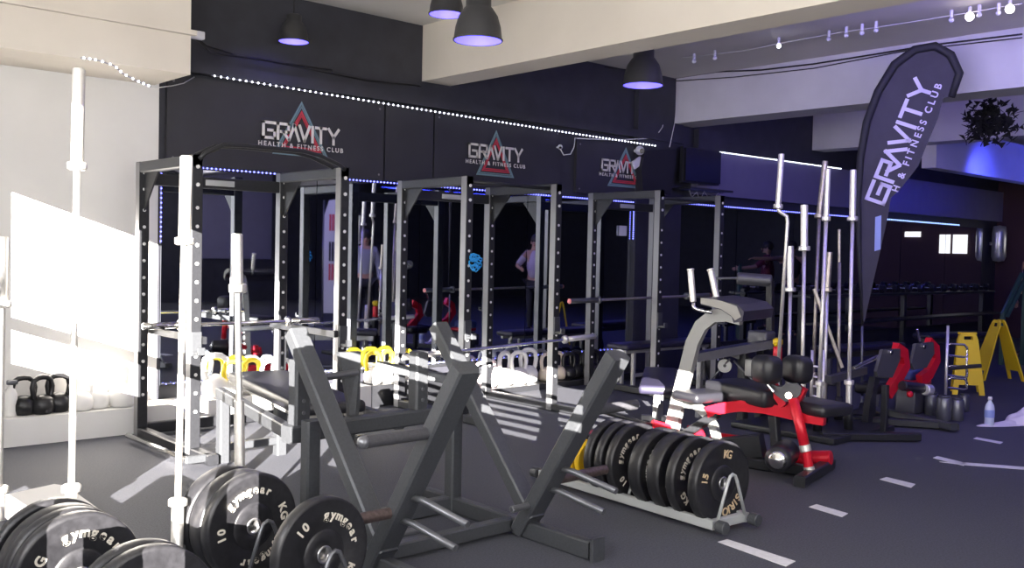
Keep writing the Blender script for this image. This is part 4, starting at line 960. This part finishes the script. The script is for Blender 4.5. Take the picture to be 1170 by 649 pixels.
# ------------------------------------------------------------------ bottle, towel
pbt = px(1130, 487, 'z', 0)
r = thing('water_bottle', 'clear water bottle with pale blue label and white cap on the floor', 'bottle', pbt)
MB().lathe([(0, 0), (.036, 0), (.04, .01), (.04, .16), (.034, .19), (.014, .225), (.014, .24)], pbt, EZ, 24).build('body', 'pet', r)
MB().lathe([(.041, .08), (.0415, .082), (.0415, .145), (.041, .147)], pbt, EZ, 24).build('label_band', 'label', r)
MB().lathe([(0, .262), (.016, .262), (.018, .255), (.018, .235), (0, .235)], pbt, EZ, 16).build('cap', 'kb_white', r)
def heap(label, u, v, sx, sy, h, seed, m='cloth', rz=0):
    rnd = random.Random(seed); c = px(u, v, 'z', 0); mb = MB(); n = 22; vs = []; fs = []
    ph = [rnd.uniform(0, 6) for _ in range(6)]
    for i in range(n+1):
        for j in range(n+1):
            x = i/n*2-1; y = j/n*2-1; rr = math.sqrt(x*x+y*y)
            k = max(0, 1-rr*rr)**.6; z = h*k*(.62+.38*math.sin(3*x+ph[0])*math.cos(4*y+ph[1])+.16*math.sin(9*x+6*y+ph[2]))
            s = 1/max(1, rr)
            X, Y = x*s*sx, y*s*sy; vs.append((c.x+X*math.cos(rz)-Y*math.sin(rz), c.y+X*math.sin(rz)+Y*math.cos(rz), .004+max(0, z)))
    for i in range(n):
        for j in range(n): a = i*(n+1)+j; fs.append((a, a+n+1, a+n+2, a+1))
    o = len(vs); bot = [(x, y, .001) for x, y, z in vs]
    mb.add(vs, fs, True); mb.add(bot, [tuple(reversed(f)) for f in fs], True)
    return solo(mb, 'towel', m, label, 'towel', at=(c.x, c.y, 0))
heap('flat white towel strip lying beside the water bottle', 1148, 486, .30, .07, .035, 1, rz=-.45)
heap('crumpled lilac white towel heap at the right edge', 1172, 484, .20, .14, .15, 4, rz=-.4)

# ------------------------------------------------------------------ floor tape
dash = [([(820, 619), (831, 616), (909, 641), (898, 647)], 'nearest white tape dash on the floor'), ([(924, 579), (933, 576), (969, 586.5), (962, 590.5)], 'white tape dash second from the camera'), ([(1005, 547.5), (1013, 545), (1046, 553), (1041, 557)], 'white tape dash third from the camera'),
        ([(1066, 523), (1071, 521), (1104, 529), (1101, 532)], 'white tape dash touching the long tape line'), ([(1112, 501), (1116, 499.5), (1146, 505), (1143, 507)], 'farthest white tape dash below the water bottle'), ([(1073, 527.5), (1105, 528.5), (1172, 533.5), (1172, 536.5), (1100, 531)], 'long thin white tape line running off to the right')]
for pts, lab in dash:
    m = MB().prism([px(u, v, 'z', .0025) for u, v in pts], (0, 0, -.0022)); solo(m, 'floor_tape', 'tape', lab, 'floor tape', 'white tape marks on the rubber floor')

# ------------------------------------------------------------------ dumbbell rack in the dark at the back right
root = thing('dumbbell_rack', 'long black dumbbell rack in the dark below the far right mirror', 'weight rack', (14.5, 6.9, 0))
for z, y in ((.92, 7.05), (.55, 6.85)): MB().beam((11.7, y, z), (17.9, y, z), .28, .03).build('shelf', 'black_metal', root)
for x in (11.8, 14.8, 17.8): MB().beam((x, 7.1, 0), (x, 7.1, .98), .08, .08, up=(0, 1, 0)).build('upright', 'black_metal', root)
q = MB(); put_text(q, 'HEX', .2, (15.9, 6.69, .72), EX, EZ, .004, 1.2); put_text(q, 'IRON', .2, (17.3, 6.69, .72), EX, EZ, .004, 1.2)
dbp = thing('dumbbell', 'x', 'dumbbell')
MB().cyl((0, -.07, 0), (0, .07, 0), .015, 10).build('handle', 'chrome', dbp)
for s in (-1, 1): MB().cyl((0, s*.07, 0), (0, s*.15, 0), .065, 6, .012).build('head', 'kb_black', dbp)
names = ['first', 'second', 'third', 'fourth', 'fifth', 'sixth', 'seventh', 'eighth', 'ninth', 'tenth', 'eleventh', 'twelfth', 'thirteenth', 'fourteenth']
for i in range(14):
    loc = (12.1+i*.42, 7.05, 1.0); lab = '%s black dumbbell from the left on the dark rack top' % names[i]
    if i == 0: dbp.location = loc; dbp['label'] = lab; dbp['group'] = 'dumbbells on the dark rack'
    else: dup(dbp, loc, 0, lab, 'dumbbells on the dark rack')
# long low bench tubes before it
bench('long dark bench on the floor behind the red machine', (10.6, 5.6, 0), 1.5, -.1, 'pad_blue', 'plate_grey', .45)
bench('dark bench farther right under the dumbbell rack', (13.6, 5.8, 0), 1.4, -.2, 'pad_blue', 'plate_grey', .45)
# green frame at the right edge
root = thing('green_machine_frame', 'dark green slanted machine frame at the right edge', 'exercise machine', px(1150, 400, 'z', 0))
E0 = Vector((14.6, 5.0, 0)); dep = (E0-EYE).dot(f_)
root.location = E0
for a, c in (((1145, 360), (1168, 312)), ((1150, 362), (1174, 314))): MB().beam(pd(*a, dep), pd(*c, dep), .05, .05).build('slanted_tube', 'green', root)
MB().beam(pd(1146, 358, dep), Vector((*pd(1146, 358, dep).xy, 0)), .06, .06, up=(0, 1, 0)).build('leg', 'green', root)
MB().beam(pd(1172, 316, dep), Vector((*pd(1172, 316, dep).xy, 0)), .06, .06, up=(0, 1, 0)).build('leg', 'green', root)

# ------------------------------------------------------------------ plates stored near racks
pr5 = [((9.1, 6.6, .235), 'big black plate standing right of the farthest rack')]  # one plate on its edge
for c, lab in pr5: dup(proto_thick, c, 1.35 if c[0] < 6 else .3, lab, 'loose black plates near the racks')

# ------------------------------------------------------------------ people (mostly seen in the mirror)
def person(label, joints, radii, edges, cloth, hairc, loc, group=None, facing=0, ho=None):
    """one skinned body; joints in metres from the feet point"""
    root = None
    R = Matrix.Rotation(facing, 4, 'Z')
    def skin_obj(name, keys, rad, eds, m, parent, root_key):
        idx = {k: i for i, k in enumerate(keys)}; me = bpy.data.meshes.new(name)
        me.from_pydata([tuple(R @ Vector(joints[k])) for k in keys], [(idx[a], idx[c]) for a, c in eds], [])
        o = bpy.data.objects.new(name, me); C.objects.link(o); o.parent = parent; me.materials.append(M[m])
        sk = o.modifiers.new('skin', 'SKIN'); sk.use_smooth_shade = True
        lay = me.skin_vertices[0] if len(me.skin_vertices) else None
        for k, i in idx.items():
            v = me.skin_vertices[0].data[i]; v.radius = (rad[k], rad[k]*.85 if k in ('chest', 'belly', 'hip') else rad[k]); v.use_root = (k == root_key)
        su = o.modifiers.new('sub', 'SUBSURF'); su.levels = 1; su.render_levels = 2
        return o
    keys = list(joints)
    body = skin_obj('person', keys, radii, edges, 'skin', None, 'hip'); body.location = loc
    body['label'] = label; body['category'] = 'person'
    for nm, m, ks, rt, f in cloth:
        es = [(a, c) for a, c in edges if a in ks and c in ks]; skin_obj(nm, ks, {k: radii[k]*f+.008 for k in ks}, es, m, body, rt)
    hd = R @ Vector(joints['head']); hh = MB()
    hh.ball(hd+R @ Vector((0, -.012, .035)), .103, 18, (.95, 1.05, 1.0)); o = hh.build('hair', hairc, None); o.parent = body
    fc = MB(); fr = R @ Vector((0, 1, 0))
    fc.ball(hd+fr*.105-EZ*.03, .018, 8, (1, 1, 1.3)); fc.ball(hd-EZ*.02+(R @ Vector((.1, 0, 0))), .02, 8, (.5, 1, 1.5)); fc.ball(hd-EZ*.02-(R @ Vector((.1, 0, 0))), .02, 8, (.5, 1, 1.5))
    o = fc.build('nose_and_ears', 'skin', None); o.parent = body
    ey = MB(); rt = R @ Vector((1, 0, 0))
    for s in (-1, 1): ey.ball(hd+fr*.092+rt*s*.035-EZ*.005, .011, 8)
    o = ey.build('eyes', 'hair', None); o.parent = body
    mo = MB(); mo.ball(hd+fr*.092-EZ*.068, .02, 8, (1.2, .4, .3)); o = mo.build('mouth', 'redprint', None); o.parent = body
    return body
def standing(bend=0.0, armL=None, armR=None):
    J = dict(hip=(0, 0, .95), belly=(0, 0, 1.10), chest=(0, .0, 1.32), neck=(0, 0, 1.48), head=(0, .01, 1.63), htop=(0, 0, 1.70),
             shL=(-.17, 0, 1.42), elL=(-.24, .0, 1.14), wrL=(-.25, .08, .90), haL=(-.25, .10, .84), shR=(.17, 0, 1.42), elR=(.24, 0, 1.14), wrR=(.25, .08, .90), haR=(.25, .10, .84),
             thL=(-.09, 0, .88), knL=(-.10, .02, .50), anL=(-.10, 0, .09), toL=(-.11, .16, .04), thR=(.09, 0, .88), knR=(.10, .02, .50), anR=(.10, 0, .09), toR=(.11, .16, .04))
    if armL: J['elL'], J['wrL'], J['haL'] = armL
    if armR: J['elR'], J['wrR'], J['haR'] = armR
    Rr = dict(hip=.135, belly=.125, chest=.15, neck=.055, head=.095, htop=.06, shL=.06, elL=.042, wrL=.028, haL=.03, shR=.06, elR=.042, wrR=.028, haR=.03, thL=.085, knL=.058, anL=.04, toL=.035, thR=.085, knR=.058, anR=.04, toR=.035)
    E = [('hip', 'belly'), ('belly', 'chest'), ('chest', 'neck'), ('neck', 'head'), ('head', 'htop')]
    for s in 'LR':
        E += [('chest', 'sh'+s), ('sh'+s, 'el'+s), ('el'+s, 'wr'+s), ('wr'+s, 'ha'+s), ('hip', 'th'+s), ('th'+s, 'kn'+s), ('kn'+s, 'an'+s), ('an'+s, 'to'+s)]
        h = Vector(J['ha'+s]); w = Vector(J['wr'+s]); d = (h-w).normalized(); sd = Vector((0, 1, 0)) if abs(d.y) < .8 else Vector((0, 0, 1)); sd = (sd-d*sd.dot(d)).normalized(); cu = d.cross(sd)*(1 if s == 'L' else -1)
        for i, ln in enumerate((.07, .08, .075, .06)):
            a = h+sd*(.024-.016*i)+d*.02; b_ = a+d*ln*.55+cu*.008; c = b_+d*ln*.45+cu*.022
            for nm, p, rr in (('f%d1' % i, a, .010), ('f%d2' % i, b_, .009), ('f%d3' % i, c, .008)): J[nm+s] = tuple(p); Rr[nm+s] = rr
            E += [('ha'+s, 'f%d1' % i+s), ('f%d1' % i+s, 'f%d2' % i+s), ('f%d2' % i+s, 'f%d3' % i+s)]
        a = h+sd*.035-d*.01; b_ = a+sd*.02+d*.035; J['t1'+s] = tuple(a); J['t2'+s] = tuple(b_); Rr['t1'+s] = .012; Rr['t2'+s] = .010; E += [('ha'+s, 't1'+s), ('t1'+s, 't2'+s)]
    return J, Rr, E
TOP = ['hip', 'belly', 'chest', 'shL', 'elL', 'wrL', 'shR', 'elR', 'wrR']; TEE = ['hip', 'belly', 'chest', 'shL', 'elL', 'shR', 'elR']
LEG = ['hip', 'thL', 'knL', 'anL', 'thR', 'knR', 'anR']; SH = ['anL', 'toL']; SH2 = ['anR', 'toR']
def mirror_spot(u, v, d):
    """floor point whose reflection in the wall mirror appears at that pixel at depth d"""
    p = pd(u, v, d); return Vector((p.x, 2*(YW-.012)-p.y, 0))
J, Rr, E = standing()
person('person in grey hooded top and black trousers standing, seen in the mirror', J, Rr, E, [('hooded_top', 'hoodie', TOP, 'hip', 1.12), ('trousers', 'trousers', LEG, 'hip', 1.12), ('shoe', 'trousers', SH, 'anL', 1.1), ('shoe', 'trousers', SH2, 'anR', 1.1)], 'hair', mirror_spot(416, 330, 16), facing=.4)
J, Rr, E = standing(armL=((-.30, .15, 1.2), (-.12, .36, 1.15), (-.08, .42, 1.14)))
person('person in pale lilac shirt beyond the racks, seen in the mirror', J, Rr, E, [('shirt', 'shirt_lilac', TEE, 'hip', 1.14), ('trousers', 'trousers', LEG, 'hip', 1.12), ('shoe', 'trousers', SH, 'anL', 1.1), ('shoe', 'trousers', SH2, 'anR', 1.1)], 'hair', mirror_spot(612, 330, 17), facing=1.2)
J, Rr, E = standing(armR=((.34, .22, 1.25), (.45, .48, 1.22), (.46, .55, 1.21)))
person('person in dark red top standing deep in the gym, seen in the mirror', J, Rr, E, [('shirt', 'shirt_red', TEE, 'hip', 1.14), ('trousers', 'trousers', LEG, 'hip', 1.12), ('shoe', 'trousers', SH, 'anL', 1.1), ('shoe', 'trousers', SH2, 'anR', 1.1)], 'hair', mirror_spot(876, 330, 19), facing=2.6)
J, Rr, E = standing(armL=((-.36, .25, 1.42), (-.62, .36, 1.42), (-.70, .38, 1.42)))
pp_ = pd(1182, 300, (E0-EYE).dot(f_)+1.0)
person('person in black at the right edge reaching a bare arm to the left', J, Rr, E, [('shirt', 'shirt_black', ['hip', 'belly', 'chest', 'shL', 'shR'], 'hip', 1.12), ('trousers', 'trousers', LEG, 'hip', 1.12), ('shoe', 'trousers', SH, 'anL', 1.1), ('shoe', 'trousers', SH2, 'anR', 1.1)], 'hair', Vector((pp_.x, pp_.y, 0)), facing=.9)

# white banner flag behind the camera, seen in the mirror
p0 = mirror_spot(384, 330, 17.5)
root = thing('banner_flag', 'tall white banner with red and black print, seen in the mirror', 'flag', p0)
dx = Vector((.83, .55, 0))
MB().prism([p0+dx*-.22+EZ*.25, p0+dx*.24+EZ*.25, p0+dx*.26+EZ*2.0, p0+dx*.12+EZ*2.35, p0+dx*-.15+EZ*2.3, p0+dx*-.24+EZ*2.0], Vector((-.55, .83, 0))*.01).build('cloth', 'bflag', root)
MB().tube(p0+dx*-.24+EZ*.02, p0+dx*-.24+EZ*2.3, .015).build('pole', 'pegm', root)
MB().lathe([(0, 0), (.2, 0), (.2, .02), (0, .03)], p0, EZ, 20).build('base', 'black_metal', root)
for z0, z1, mm, nm in ((1.75, 2.05, 'redprint', 'red_print_block'), (1.2, 1.55, 'trousers', 'black_print_block'), (.85, 1.15, 'redprint', 'red_print_block')):
    q = MB(); k = 5
    for i in range(k): q.prism([p0+dx*(-.14+.05*i)+EZ*z0+Vector((-.55, .83, 0))*.012, p0+dx*(-.105+.05*i)+EZ*z0+Vector((-.55, .83, 0))*.012, p0+dx*(-.105+.05*i)+EZ*z1+Vector((-.55, .83, 0))*.012, p0+dx*(-.14+.05*i)+EZ*z1+Vector((-.55, .83, 0))*.012], Vector((-.55, .83, 0))*.004)
    q.build(nm, mm, root)
